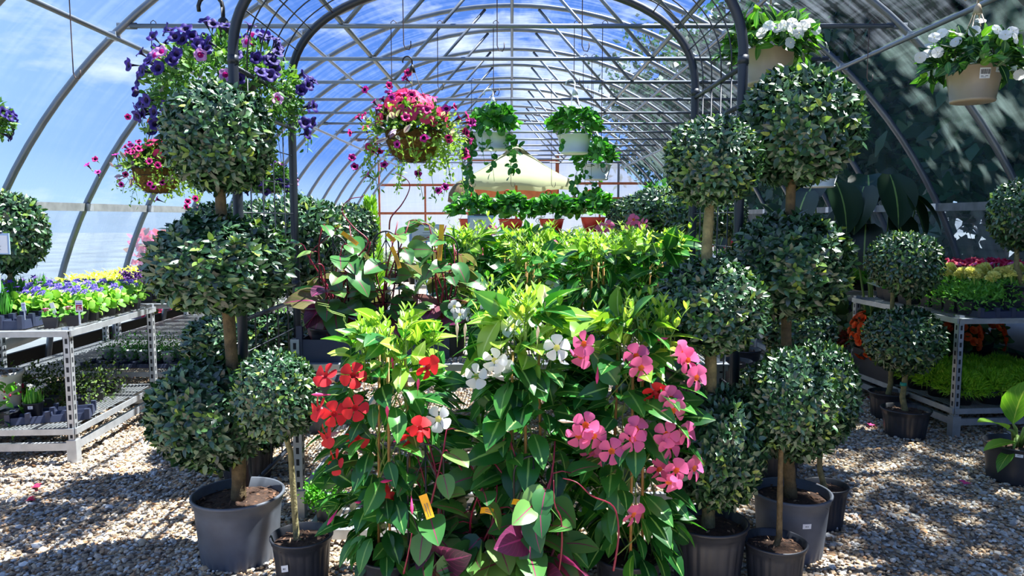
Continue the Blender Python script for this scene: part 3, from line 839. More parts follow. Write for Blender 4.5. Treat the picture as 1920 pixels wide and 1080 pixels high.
for k_, c_ in dict(purple='#2c0f78', purple_deep='#17083f', lilac='#d99ae0', magenta='#c2208f', hotpink='#ef2f8f', dark_throat='#3f0c3c', coral='#ff4385', fuchsia='#d62aa6', white='#fbfbf6', pale_yellow='#f4ee9a', red='#e8222c', red_throat='#c9141f', rose_tube='#f7c4cf', pink='#f76fa6', pink_deep='#ee3f88', pink_pale='#f9bcd6', orange='#f7832c', cream='#f3e0c8', violet='#7b4ad6', ageratum='#9a86e6', alyssum='#6b1f8a', alyssum_deep='#4d1370', butter='#f3ee8c', begonia='#f06a2a', begonia_peach='#f7b58c', blue='#2a1fae', crimson='#d01c50', vinca='#e85aa8').items():
    M[k_] = petal('petal ' + k_, c_, trans=.4 if k_ in ('red', 'pink', 'coral', 'white', 'hotpink', 'pink_pale', 'begonia') else .25)
M['calyx'] = plain('calyx green', '#8fae4f', .6)
M['eye'] = plain('flower eye', '#f2e6a0', .6)
FL = dict(
    pet_purple=petunia('purple petunia', 'purple', 'purple_deep'), pet_lilac=petunia('veined petunia', 'lilac', 'magenta', .033),
    pet_magenta=petunia('magenta petunia', 'fuchsia', 'dark_throat', .027), pet_pink=petunia('pink petunia', 'hotpink', 'dark_throat', .027),
    imp_coral=impatiens('coral impatiens', 'coral', .032), imp_white=impatiens('white impatiens', 'white', .034),
    man_red=mandevilla('red trumpet', 'red', 'red_throat', 'rose_tube', .046), man_pink=mandevilla('pink trumpet', 'pink', 'orange', 'pink_pale', .046),
    man_white=mandevilla('white trumpet', 'white', 'butter', 'white', .046), man_rose=mandevilla('pale pink trumpet', 'pink_pale', 'pink_deep', 'white', .04),
    bud_red=bud('pink bud', 'pink_deep'), bud_white=bud('white bud', 'cream'),
    pompon=pompon('marigold', 'butter'), puff=puff('floss flower', 'ageratum', .022), aly=puff('alyssum', 'alyssum', .024, 40, .8), aly_deep=puff('dark alyssum', 'alyssum_deep', .024, 40, .8), aly_white=puff('white alyssum', 'white', .02, 30, .8),
    star=star('bellflower', 'violet', .024), begonia=rosette('begonia', 'begonia', .032), peach=rosette('peach begonia', 'begonia_peach', .03),
    pet_blue=petunia('blue petunia', 'blue', 'purple_deep', .026), pet_crim=petunia('crimson petunia', 'crimson', 'crimson', .026), vinca=impatiens('vinca', 'vinca', .016), thrift=puff('thrift', 'white', .012, 20, .8),
)
def flower(t, kind, loc, d, roll=0., scale=1., name='flower', label=None):
    o = put(FL[kind], name, t); o.location = loc; aim(o, d, roll); o.scale = (scale,) * 3
    if label: o['label'] = label
    return o
# ------------------------------------------------------------------ trumpet vines (large glossy leaves up a stake)
M['vine_leaf'] = leafy('trumpet vine leaf', [(0, '#1d4f22'), (.5, '#2f7030'), (1, '#4d8f3c')], rough=.27, trans=.34, vein='#8fbf68', vw=.06, sidevein=False, tint=(1.5, 1.6, .45), spec=.6)
M['vine_new'] = leafy('trumpet vine new leaf', [(0, '#6f9f34'), (.6, '#93bb45'), (1, '#b3cc5c')], rough=.35, trans=.36, vein='#d5e58f', vw=.06, tint=(1.3, 1.35, .5))
M['vine_stem'] = plain('green vine stem', '#7c9a48', .6)

def vine_foliage(seed, rx, ry, z0, z1, n, L, top=26, prof=None, name='trumpet vine foliage'):
    rng = np.random.default_rng(seed); b = MB()
    f = rng.random(n) ** .85
    az = rng.random(n) * 2 * PI
    z = z0 + (z1 - z0) * f
    wid = (.45 + .9 * np.sin(PI * np.clip(f * .8 + .12, 0, 1))) if prof is None else prof(f)
    rad = wid * (.35 + .65 * rng.random(n) ** .6)
    h = np.stack([np.cos(az), np.sin(az), 0 * az], -1)
    pos = np.stack([rad * rx * np.cos(az) * .75, rad * ry * np.sin(az) * .75, z], -1)
    d = h * 1.0 + rng.normal(0, .35, (n, 3)); d[:, 2] += -.55 + 1.0 * f + rng.normal(0, .25, n)
    nn = h * .5 + rng.normal(0, .3, (n, 3)) + (0, 0, .8)
    Ls = L * (.65 + .6 * rng.random(n)); 
    new = (f > .8) & (rng.random(n) < .5)
    for m_, s in ((0, ~new), (1, new)):
        b.leaves(pos[s], d[s], nn[s], Ls[s], Ls[s] * (.5 + .12 * rng.random(s.sum())), 'big', .3 + .2 * rng.random(s.sum()), .22, mat=m_)
    # upright young shoots
    for k in range(top):
        a = rng.random() * 6.28; r_ = rng.random() ** .5 * .8
        p0 = np.array((r_ * rx * math.cos(a), r_ * ry * math.sin(a), z1 - (z1 - z0) * .12 * rng.random() - .04))
        hh = .05 + .11 * rng.random(); lean = np.array((rng.normal(0, .25), rng.normal(0, .25), 1.)) * hh
        b.tube([p0 - (0, 0, .08), p0, p0 + lean], [.0025, .002, .0012], 5, mat=2)
        for q in (.35, .7, 1.):
            a2 = rng.random() * 6.28
            for e in (0, PI):
                dd = np.array((math.cos(a2 + e), math.sin(a2 + e), .9 + q))
                b.leaves(p0 + lean * q, dd, np.array((-math.cos(a2 + e), -math.sin(a2 + e), .5)), L * (.62 - .28 * q), L * (.24 - .12 * q), 'big', .1, .25, mat=1)
    # tangled stems
    for k in range(7):
        ph = rng.random() * 6.28; zs = np.linspace(max(z0 - .06, .02), z1, 14); r0 = .03 + .35 * rng.random() * rx
        b.tube([(r0 * math.cos(ph + zz * 9), r0 * math.sin(ph + zz * 9), zz) for zz in zs], .003, 5, mat=2)
    # thin tendrils above the crown
    for k in range(3):
        a = rng.random() * 6.28; p0 = np.array((rx * .5 * math.cos(a), ry * .5 * math.sin(a), z1 - .03))
        pts = [p0 + np.array((.04 * q * math.cos(a) + .02 * math.sin(q * 4), .04 * q * math.sin(a), .05 * q - .004 * q * q)) for q in np.linspace(0, 4, 9)]
        b.tube(pts, [.0018] * 8 + [.0008], 5, mat=2)
    return b.mesh(name, [M['vine_leaf'], M['vine_new'], M['vine_stem']])

def stakes(t, rx, h0, h1, n=3):
    for k in range(n):
        a = k * 2 * PI / n + .5
        b = MB().tube([(rx * math.cos(a), rx * math.sin(a), h0), (rx * .75 * math.cos(a), rx * .75 * math.sin(a), h1)], .006, 7)
        b.obj('bamboo_stake', M['bamboo'], t)

def front_vine(label, x_px, Y, pot, me, flowers, stake_h=1.05, off=(0, 0)):
    x = P(x_px, 1000, Y).x
    t = thing('trumpet_vine', (x, Y, 0), label, 'potted vine', 'trumpet vines on the gravel in front of the bench')
    add_pot(t, pot[0], pot[1], 'pot_black', 'ribbed', .8)
    stakes(t, pot[0] * .55, pot[1] * .8, stake_h)
    o = put(me, 'foliage', t); o.location = (off[0], off[1], 0)
    org = Vector((x, Y, 0))
    rng = np.random.default_rng(int(x_px))
    for (px, py, kind, dy, az, el) in flowers:
        p = P(px, py, Y + dy) - org
        d = Vector((math.sin(az) * math.cos(el), -math.cos(az) * math.cos(el), math.sin(el)))
        flower(t, kind, p, d, rng.random() * 6, .72 if kind.startswith('bud') else 1., 'flower_bud' if kind.startswith('bud') else 'flower')
    return t

def vprof_full(f): return .55 + .75 * np.sin(PI * np.clip(f * .85 + .1, 0, 1))
va = vine_foliage(21, .24, .2, .2, 1.16, 420, .115, 26)
vb = vine_foliage(22, .22, .2, .22, 1.24, 360, .15, 26)
vc = vine_foliage(23, .23, .2, .22, 1.2, 380, .135, 24)
W_ = .45
front_vine('red trumpet vine climbing a stake in the front row on gravel', 738, 2.95, (.15, .23), va, [
    (610, 704, 'man_red', -.16, -.5, .6), (662, 704, 'man_red', -.2, .2, .3), (666, 765, 'man_red', -.22, .1, .2), (597, 766, 'man_red', -.18, -.9, .3), (627, 776, 'man_red', -.2, .3, .1),
    (613, 818, 'man_red', -.17, -.8, -.1), (630, 866, 'man_red', -.2, -.8, .1), (802, 688, 'man_red', -.2, .7, -.3), (788, 804, 'man_red', -.22, .8, .3), (772, 818, 'man_red', -.2, .6, -.4), (748, 822, 'bud_red', -.24, -.6, -.2),
    (670, 820, 'man_red', -.12, .2, -.2), (720, 925, 'man_red', -.14, -.4, -.3), (622, 972, 'bud_red', -.2, -.5, -.6), (724, 902, 'bud_red', -.24, -.6, .2), (772, 949, 'bud_red', -.24, .2, -1.), (678, 942, 'bud_red', -.24, -.8, .3), (600, 740, 'bud_red', -.2, -1.2, .1), (726, 772, 'bud_red', -.24, .1, 1.), (784, 720, 'bud_red', -.22, .2, .9), (736, 680, 'bud_red', -.1, .1, .9)])
front_vine('white trumpet vine with the longest leaves, centre of the front row on gravel', 985, 2.98, (.15, .23), vb, [
    (1044, 652, 'man_white', -.22, .1, .1), (928, 676, 'man_white', -.2, -.3, -.2), (893, 706, 'man_white', -.16, -.5, .1), (1010, 598, 'man_white', -.02, .4, .6), (961, 612, 'man_white', -.05, -.3, .7), (822, 786, 'man_white', -.2, -.2, .2), (940, 690, 'man_white', -.18, .3, -.6),
    (1022, 560, 'bud_white', -.1, .05, 1.4), (857, 618, 'bud_white', -.1, .05, 1.4), (872, 620, 'bud_white', -.1, .2, 1.3), (1008, 625, 'bud_white', -.24, .1, 1.2)])
front_vine('pink trumpet vine covered in blossoms, in the front row on gravel', 1178, 2.96, (.14, .215), vc, [
    (1095, 645, 'man_pink', -.2, -.7, .2), (1088, 668, 'man_pink', -.16, -.8, -.3), (1193, 668, 'man_pink', -.2, .1, .1), (1202, 690, 'man_pink', -.24, .3, -.1), (1281, 662, 'man_pink', -.18, .8, .3), (1290, 676, 'man_pink', -.2, .5, .1), (1306, 708, 'man_pink', -.2, .5, 0),
    (1258, 748, 'man_pink', -.22, .3, .2), (1262, 770, 'man_pink', -.24, .2, -.2), (1098, 797, 'man_pink', -.26, -.1, .15), (1085, 818, 'man_pink', -.25, -.3, -.2), (1114, 818, 'man_pink', -.25, .3, -.3), (1193, 805, 'man_pink', -.24, .4, .3), (1186, 824, 'man_pink', -.26, -.1, 0),
    (1147, 846, 'man_pink', -.26, 0, .1), (1288, 814, 'man_pink', -.18, .7, .1), (1256, 836, 'man_pink', -.2, .4, .1), (1250, 815, 'man_pink', -.2, -.3, .2), (1302, 878, 'man_pink', -.18, .7, .1), (1268, 882, 'man_pink', -.22, .3, -.1), (1254, 905, 'man_pink', -.22, -.2, -.6), (1188, 965, 'man_pink', -.24, .6, -.3),
    (1236, 880, 'man_pink', -.16, .2, -.2), (1110, 850, 'man_pink', -.1, -.3, -.3), (1120, 862, 'man_pink', -.08, .3, -.4), (1238, 636, 'bud_red', -.15, 1., .2), (1120, 705, 'bud_red', -.2, -.2, -1.), (1228, 736, 'man_red', -.2, .2, -.5), (1060, 790, 'bud_white', -.24, -1.2, .2)])

# ------------------------------------------------------------------ climbing spinach: dark heart leaves, purple stems, black wire trellis
M['spin_leaf'] = leafy('climbing spinach leaf', [(0, '#2a5a30'), (.35, '#3f7a3a'), (.7, '#5a8f47'), (1, '#7aa055')], rough=.3, trans=.3, vein='#93365f', vw=.035, sidevein=False, back='#7d8060', tint=(1.3, 1.3, .6), spec=.6)
M['spin_dark'] = leafy('purple climbing spinach leaf', [(0, '#4a2a3c'), (.35, '#74305a'), (.6, '#7c4a4a'), (1, '#66753f')], rough=.3, trans=.3, vein='#b5447e', vw=.04, sidevein=True, back='#8a3566', tint=(1.5, .8, 1.), spec=.6)
M['spin_stem'] = plain('purple red stem', '#7e1733', .4)

def trellis(t, w_, h0, h1, y=0.):
    b = MB(); zc = h1 - w_ / 2
    pts = [(-w_ / 2, y, h0)] + [(-w_ / 2 * math.cos(a), y, zc + w_ / 2 * math.sin(a)) for a in np.linspace(0, PI, 15)] + [(w_ / 2, y, h0)]
    b.tube(pts, .0045, 7)
    for zz in (.3, .62):
        z = h0 + (h1 - h0) * zz; b.tube([(-w_ / 2, y, z), (w_ / 2, y, z)], .0035, 6)
    b.tube([(0, y, h0), (0, y, h1)], .0035, 6)
    for s in (-1, 1):
        b.tube([(0, y, h0 + (h1 - h0) * .62 + k_ * .0) if i == 0 else (s * w_ * .5 * math.sin(q * 2.4) * .8, y, h0 + (h1 - h0) * (.62 + .3 * q)) for i, q in enumerate(np.linspace(0, 1, 9))] if False else
               [(s * w_ * .42 * math.sin(PI * q), y, h0 + (h1 - h0) * (.3 + .62 * q)) for q in np.linspace(0, 1, 11)], .003, 6)
    return b.obj('trellis', M['black_wire'], t)

def spinach(label, loc, pot, h, seed, n=26, L=.13, tr=True, dark=.45, rx=.2, tags=(), potmat='pot_black', vines=None, group=None, lowbig=6):
    t = thing('climbing_spinach', loc, label, 'potted vine', group)
    rng = np.random.default_rng(seed)
    add_pot(t, pot[0], pot[1], potmat, 'plain', .8)
    if tr: trellis(t, pot[0] * 1.15, pot[1] * .8, h)
    b = MB(); st = MB()
    P0 = np.array((0, 0, pot[1] * .85))
    ends = []
    for k in range(6):
        a = rng.random() * 6.28; rr = rx * (.3 + .5 * rng.random()); zz = np.linspace(0, 1, 9)
        pts = [P0 + np.array((rr * math.cos(a + 2.4 * q) * q ** .7, rr * .8 * math.sin(a + 2.4 * q) * q ** .7, (h - P0[2]) * q * (.7 + .4 * (k % 3) / 2))) for q in zz]
        st.tube(pts, np.linspace(.0065, .003, 9), 7); ends += pts[2:]
    ends = np.array(ends)
    for k in range(int(n * 1.9)):
        e = ends[rng.integers(0, len(ends))]; f = (e[2] - P0[2]) / (h - P0[2])
        a = math.atan2(e[1], e[0]) + rng.normal(0, .8)
        hd = np.array((math.cos(a), math.sin(a), 0)); base = e + hd * (.02 + .05 * rng.random())
        st.tube([e, (e + base) / 2 + (0, 0, .008), base], .0025, 5)
        l_ = L * (1.15 - .45 * f) * (.75 + .5 * rng.random())
        m_ = 1 if rng.random() < dark * max(0, 1.1 - 2.2 * f) else 0
        b.leaves(base, hd + (0, 0, rng.normal(-.25, .45)), hd * .35 + rng.normal(0, .35, 3) + (0, -.25, .9), l_, l_ * .86, 'heart', .35, .06, mat=m_, curl=.06)
    for k in range(lowbig):          # big old leaves over the pot rim
        a = -PI / 2 + rng.normal(0, 1.1); hd = np.array((math.cos(a), math.sin(a), 0)); e = P0 + (0, 0, .04 + .1 * rng.random())
        base = e + hd * (.05 + .05 * rng.random()) + (0, 0, .03)
        st.tube([P0 + (0, 0, .02), e, base], .004, 6)
        b.leaves(base, hd + (0, 0, rng.normal(-.1, .5)), hd * .5 + rng.normal(0, .4, 3) + (0, -.3, .8), L * (1.15 + .3 * rng.random()), L * (1.0 + .2 * rng.random()), 'heart', .4, .08, mat=1 if rng.random() < .45 else 0, curl=.08)
    b.obj('foliage', [M['spin_leaf'], M['spin_dark']], t); 
    org = Vector(loc)
    for v in (vines or []):
        pts = [P(px, py, loc[1] + dy) - org for px, py, dy in v]
        # smooth through the points
        sm = []
        for i in range(len(pts) - 1):
            p0, p1, p2, p3 = pts[max(i - 1, 0)], pts[i], pts[i + 1], pts[min(i + 2, len(pts) - 1)]
            for u in np.linspace(0, 1, 6)[:-1]:
                sm.append(.5 * ((2 * p1) + (p2 - p0) * u + (2 * p0 - 5 * p1 + 4 * p2 - p3) * u * u + (3 * p1 - p0 - 3 * p2 + p3) * u ** 3))
        sm.append(pts[-1])
        st.tube(sm, np.linspace(.0045, .0015, len(sm)), 7)
    st.obj('stem', M['spin_stem'], t)
    for (px, py, dy, w2, h2, tilt, yaw) in tags:
        p = P(px, py, loc[1] + dy) - org
        rot = Matrix.Rotation(yaw, 3, 'Z') @ Matrix.Rotation(tilt, 3, 'Y')
        k = 7; V = []; 
        for i in range(k):
            q = i / (k - 1); V += [Vector((-w2 / 2, .012 * math.sin(q * 3), (.5 - q) * h2)), Vector((w2 / 2, .012 * math.sin(q * 3), (.5 - q) * h2))]
        tg = MB().add([tuple(rot @ v + p) for v in V], [(2 * i, 2 * i + 1, 2 * i + 3, 2 * i + 2) for i in range(k - 1)])
        for i in range(2):
            V = [rot @ Vector((x_, -.0015 + .012 * math.sin((.5 - z_ / h2) * 3), z_)) + p for x_, z_ in ((-w2 * .2 + i * w2 * .3, h2 * .1), (-w2 * .12 + i * w2 * .3, h2 * .1), (-w2 * .12 + i * w2 * .3, -h2 * .42), (-w2 * .2 + i * w2 * .3, -h2 * .42))]
            tg.add([tuple(v) for v in V], [(0, 1, 2, 3)], mat=1)
        tg.obj('plant_tag', [M['yellow_tag'], M['ink']], t)
    return t

BZ = .845                                    # top of the middle bench
def onb(px, Y): return (P(px, 660, Y).x, Y, BZ)
spinach('climbing spinach in a black pot with a white sticker, at the bench corner', onb(629, 3.98), (.135, .17), .66, 1, 22, .135, True, .6, .2,
        [(656, 447, -.16, .022, .1, -.9, .2)], vines=[[(612, 560, -.05), (606, 500, -.1), (583, 495, -.12), (585, 470, -.1), (612, 448, -.1), (640, 420, -.06)], [(672, 480, -.1), (690, 452, -.12), (662, 425, -.1), (641, 395, -.1), (655, 374, -.1), (679, 369, -.1), (684, 364, -.1)]], group='climbing spinach on the bench')
sticker(TOPI[0], .135, .17, .8, -1.4, .1) if False else None
o_ = KIDS['climbing_spinach'][0].parent
sticker(o_, .135, .17, .8, -1.5, .085, .042, .028, -.2)
spinach('climbing spinach with a bare red vine end curling above it, second along the bench', onb(727, 4.08), (.12, .15), .68, 2, 24, .135, True, .4, .2,
        [(742, 483, -.18, .022, .12, -.35, -.1), (733, 445, -.1, .022, .06, -.8, .3)], vines=[[(730, 430, -.05), (733, 408, -.08), (752, 385, -.08), (765, 362, -.08), (768, 345, -.08), (757, 332, -.08), (738, 324, -.08)]], group='climbing spinach on the bench')
spinach('climbing spinach with a long hanging yellow tag, third along the bench', onb(836, 4.05), (.12, .15), .66, 3, 18, .125, True, .5, .17,
        [(826, 455, -.15, .026, .19, .08, 0)], group='climbing spinach on the bench')
spinach('low climbing spinach with large purple backed leaves, on gravel below the red trumpet vine', (P(800, 1050, 2.76).x, 2.76, 0), (.12, .2), .74, 4, 20, .125, True, .5, .17,
        [(800, 950, -.16, .03, .095, -.3, .2)], vines=[[(757, 1075, -.12), (765, 1040, -.14), (772, 1000, -.15)]], group='climbing spinach on the gravel')
spinach('climbing spinach on a small black arched trellis, before the white and pink trumpet vines', (P(1000, 1050, 2.74).x, 2.74, 0), (.13, .2), .70, 5, 26, .125, True, .35, .2,
        [(972, 944, -.1, .022, .05, -1.2, .2)], vines=[[(1047, 1075, -.1), (1053, 1030, -.12), (1052, 975, -.12), (1040, 945, -.12), (1038, 900, -.1)], [(1150, 1070, -.1), (1160, 1000, -.1), (1150, 950, -.1), (1110, 930, -.12), (1082, 905, -.12), (1055, 897, -.1)]], group='climbing spinach on the gravel')
spinach('dark climbing spinach between the red and white trumpet vines on gravel', (P(905, 1050, 2.8).x, 2.8, 0), (.12, .2), .62, 6, 16, .13, False, .7, .17,
        [(913, 959, -.12, .024, .05, -1.35, .2)], group='climbing spinach on the gravel')

# ------------------------------------------------------------------ middle bench inside the arch
def post_mesh(h, foot=.16, w_=.045):
    b = MB()
    b.box((0, w_ / 2 - .0015, h / 2), (w_, .003, h)); b.box((-w_ / 2 + .0015, 0, h / 2), (.003, w_, h))
    b.box((0, -w_ / 2 + .0015, h / 2), (w_, .003, h)); b.box((w_ / 2 - .0015, 0, h / 2), (.003, w_, h))
    z = foot + .03
    while z < h - .03:
        for s in (-1, 1):
            b.box((0, s * (w_ / 2), z), (.016, .002, .034), mat=1); b.box((s * (w_ / 2), 0, z), (.002, .016, .034), mat=1)
        z += .062
    if foot:
        b.box((0, 0, foot / 2), (w_ + .016, w_ + .016, foot))
    return b
POST = post_mesh(.90).mesh('slotted post', [M['steel'], M['slot']], False)
POST_B = post_mesh(.97).mesh('slotted post', [M['steel'], M['slot']], False)

def bench(label, x, y, w_, d_, s=-1, rz=0., zt=.88, zl=.24, low=True, top=True, group='slotted steel benches', solid=False, tall=False, mid=None):
    """origin at the aisle side near corner; runs w_ away from the aisle (direction s) and d_ to the back"""
    t = thing('steel_bench', (x, y, 0), label, 'bench', group, rz)
    for i, (px_, py_) in enumerate(((0, 0), (0, d_), (s * w_, 0), (s * w_, d_))):
        o = put(POST_B if tall else POST, 'post', t); o.location = (px_, py_, 0)
    def frame(z, hgt, mt, slats, nm, lip):
        b = MB()
        for yy in (0, d_): b.box((s * w_ / 2, yy + (-.03 if yy == 0 else .03), z), (w_ + .04, .012, hgt))
        for xx in (0, s * w_): b.box((xx + (-s * .03 if xx == 0 else s * .03), d_ / 2, z), (.012, d_ + .05, hgt))
        if lip: b.box((s * w_ / 2, -.045, z + hgt / 2), (w_ + .06, .05, .006))
        for xx in np.arange(.35, w_, .4): b.box((s * xx, d_ / 2, z), (.02, d_, hgt * .6))
        b.obj(nm, M[mt], t, smooth=False)
        if slats:
            b = MB()
            for xx in np.arange(.03, w_, .026): b.box((s * xx, d_ / 2, z + hgt / 2 - .004), (.007, d_ + .03, .006))
            for yy in np.arange(.1, d_, .16): b.box((s * w_ / 2, yy, z + hgt / 2 - .009), (w_, .008, .005))
            b.obj('shelf', M['steel_dull'], t, smooth=False)
    if top: frame(zt - .02, .04, 'steel', True, 'top_frame', True)
    if mid: frame(mid - .02, .04, 'steel', True, 'middle_frame', False)
    if low: frame(zl - .02, .04, 'steel', True, 'shelf_frame', False)
    b = MB()
    for yy in (0, d_): b.bar((0, yy, .115), (s * w_, yy, .115), .03, .05)
    for xx in (0, s * w_): b.bar((xx, 0, .115), (xx, d_, .115), .03, .05)
    b.obj('base_rail', M['steel'], t, smooth=False)
    return t

bench('galvanised bench inside the charcoal arch, carrying climbing spinach and trumpet vines', -1.13, 3.83, 2.22, 2.9, s=1, zt=BZ, zl=.10, low=False, tall=True)
# low cross shelf at the front corner with parsley
b = MB()
t = thing('low_steel_shelf', (-.99, 3.5, 0), 'low steel shelf frame at gravel level holding the parsley', 'shelf')
b.bar((0, 0, .06), (.62, 0, .06), .03, .05); b.bar((0, .25, .06), (.62, .25, .06), .03, .05); b.bar((0, 0, .06), (0, .25, .06), .03, .05); b.bar((.62, 0, .06), (.62, .25, .06), .03, .05)
b.obj('frame', M['steel'], t, smooth=False)
b = MB()
for x_ in np.arange(.03, .6, .03): b.box((x_, .125, .085), (.008, .25, .006))
b.obj('grating', M['steel_dull'], t, smooth=False)

M['parsley'] = leafy('parsley', [(0, '#3f8f26'), (.6, '#5fb034'), (1, '#86c84a')], trans=.35, rough=.45)
t = thing('parsley', (P(612, 930, 3.62).x, 3.62, .088), 'curly parsley in a small black pot beside the red trumpet vine', 'herb')
add_pot(t, .06, .09, 'pot_black', 'plain', .8)
rng = np.random.default_rng(9); b = MB()
cl = np.array([(-.06, -.02, .16), (.0, .02, .21), (.05, -.01, .17), (-.02, -.05, .12), (.03, -.05, .1), (-.08, .03, .1), (.05, .04, .2)])
pos = cl[rng.integers(0, 7, 1500)] + rng.normal(0, .022, (1500, 3))
b.leaves(pos, rng.normal(size=(1500, 3)) + (0, -.2, .5), rng.normal(size=(1500, 3)), .013, .012, 'round', -.4, .4)
for k in range(18): b.tube([(0, 0, .06), cl[k % 7] * .7 + rng.normal(0, .01, 3), cl[k % 7] + rng.normal(0, .015, 3)], .0016, 5)
b.obj('foliage', M['parsley'], t)
MB().box((.03, -.055, .12), (.018, .002, .07), rot=Matrix.Rotation(.2, 3, 'X')).obj('plant_label', M['white_plastic'], t, smooth=False)

# carry trays under the spinach
def carry_tray(label, loc, w_, d_, cells, rz=0., group='dark plant trays', h=.055, empty=True):
    t = thing('plant_tray', loc, label, 'tray', group, rz)
    b = MB(); nx, ny = cells
    cw, cd = w_ / nx, d_ / ny
    b.box((0, 0, .004), (w_, d_, .006))
    for i in range(nx + 1): b.add(*_wedge(-w_ / 2 + i * cw, 0, .016, d_, h, 'x'))
    for j in range(ny + 1): b.add(*_wedge(0, -d_ / 2 + j * cd, w_, .016, h, 'y'))
    for i in range(nx + 1):
        for j in range(ny + 1):
            b.box((-w_ / 2 + i * cw, -d_ / 2 + j * cd, h * .62), (.03, .03, h * 1.15))
    b.obj('tray_body', M['tray'], t, smooth=False)
    return t
def _wedge(x, y, sx, sy, h, ax):
    wx, wy = (sx * 1.6, sy) if ax == 'x' else (sx, sy * 1.6)
    V = [(x - wx / 2, y - wy / 2, 0), (x + wx / 2, y - wy / 2, 0), (x + wx / 2, y + wy / 2, 0), (x - wx / 2, y + wy / 2, 0)]
    tx, ty = (.4, 1) if ax == 'x' else (1, .4)
    V += [(x - wx / 2 * tx, y - wy / 2 * ty, h * .75), (x + wx / 2 * tx, y - wy / 2 * ty, h * .75), (x + wx / 2 * tx, y + wy / 2 * ty, h * .75), (x - wx / 2 * tx, y + wy / 2 * ty, h * .75)]
    return V, [(4, 5, 6, 7), (0, 1, 5, 4), (1, 2, 6, 5), (2, 3, 7, 6), (3, 0, 4, 7)]
carry_tray('dark blue carrying tray around the pot at the bench corner', (P(640, 660, 3.98).x, 3.98, BZ), .36, .3, (1, 1), h=.16)
carry_tray('dark blue carrying tray under the second climbing spinach', (P(775, 660, 4.08).x, 4.08, BZ), .4, .3, (2, 1), h=.1)

# trumpet vines on the bench
bv = [vine_foliage(31, .2, .2, .16, .62, 150, .115, 16), vine_foliage(32, .19, .19, .16, .66, 130, .13, 14), vine_foliage(33, .18, .18, .14, .56, 170, .095, 16)]
spots = []
rng = np.random.default_rng(12)
VB = [('front', 4.25, [(1000, 2), (1120, 0), (1230, 1)]), ('second', 4.75, [(880, 0), (985, 1), (1090, 2), (1190, 0), (1275, 2)]), ('third', 5.3, [(865, 1), (955, 0), (1045, 1), (1130, 0), (1215, 1)]), ('back', 5.9, [(895, 2), (980, 0), (1060, 1), (1140, 0), (1215, 1)])]
BF = {('back', 0): [(922, 432)], ('back', 1): [(1008, 437), (1022, 434)], ('back', 2): [(1030, 440)], ('back', 3): [(1128, 428), (1142, 424)], ('back', 4): [(1188, 412), (1206, 420), (1182, 425)], ('third', 1): [(995, 475)], ('third', 2): [(1034, 460), (1063, 464)], ('third', 0): [(908, 474)], ('second', 1): [(973, 518), (1040, 532)], ('second', 0): [(905, 560)], ('front', 0): [(1035, 535)], ('second', 2): [(1145, 470)]}
for rown, Y, pl in VB:
    for i, (px, vi) in enumerate(pl):
        x = P(px, 600, Y).x
        t = thing('potted_trumpet_vine', (x, Y, BZ), 'leafy trumpet vine on the middle bench, %s row, %s from the climbing spinach side' % (rown, ORD[i]), 'potted vine', 'trumpet vines on the middle bench')
        add_pot(t, .095, .15, 'pot_black' if (i + vi) % 3 else 'pot_slate', 'plain', .8, rough_soil=False)
        stakes(t, .05, .1, .5, 3)
        o = put(bv[vi], 'foliage', t); o.rotation_euler = (0, 0, rng.random() * 6.28)
        hs = rng.normal(0, .03) + dict(front=1., second=1., third=.93, back=.86)[rown]; o.scale = (1.05, 1.05, hs)
        for (fx, fy) in BF.get((rown, i), []):
            white = fy > 500
            p = P(fx, fy, Y - .12) - Vector((x, Y, BZ)); az = rng.normal(0, .6)
            flower(t, 'man_white' if white else 'man_rose' if fx % 2 else 'man_pink', p, (math.sin(az), -math.cos(az), .3 if not white else -.4), rng.random() * 6, .95)
t = thing('potted_trumpet_vine', (P(905, 650, 3.98).x, 3.98, BZ), 'small white trumpet vine in a slate blue pot, front of the middle bench', 'potted vine', 'trumpet vines on the middle bench')
add_pot(t, .07, .1, 'pot_slate', 'plain', .8, rough_soil=False)
dm = vine_foliage(35, .17, .16, .1, .34, 190, .075, 14); put(dm, 'foliage', t)
for fx, fy in ((862, 590), (878, 590), (912, 575), (955, 580), (852, 575), (920, 690)):
    az = rng.normal(0, .7); flower(t, 'man_white', P(fx, fy, 3.83) - t.location, (math.sin(az), -math.cos(az), .2), rng.random() * 6, .7)
# ------------------------------------------------------------------ charcoal garden arch
AX0, AX1, AF, AB_ = -1.315, 1.09, 3.58, 4.5
acx, ahw = (AX0 + AX1) / 2, (AX1 - AX0) / 2
SPR, RISE = 2.34, .64
def arch_pt(q):
    """q from 0 to 1 along the curved top"""
    a = PI * q
    c, s = math.cos(a), math.sin(a)
    x = -math.copysign(abs(c) ** (2 / 2.4), c) * ahw; z = SPR + RISE * abs(s) ** (2 / 2.4)
    return acx + x, z
t = thing('garden_arch', (acx, (AF + AB_) / 2, 0), 'charcoal metal garden arch with wire grid sides straddling the middle bench', 'arch')
og = Vector(t.location)
for y in (AF, AB_):
    b = MB()
    pts = [(AX0, y, .01), (AX0, y, 1.2), (AX0, y, SPR)] + [(*arch_pt(q)[:1], y, arch_pt(q)[1]) for q in np.linspace(.02, .98, 41)] + [(AX1, y, SPR), (AX1, y, 1.2), (AX1, y, .01)]
    b.tube([Vector(p) - og for p in pts], .024, 12)
    for x in (AX0, AX1):
        b.tube([Vector((x, y, SPR - .02)) - og, Vector((x, y, SPR + .02)) - og], .0265, 12)
        b.tube([Vector((x, y, 1.18)) - og, Vector((x, y, 1.22)) - og], .0265, 12)
    b.obj('hoop_post', M['arbor'], t)
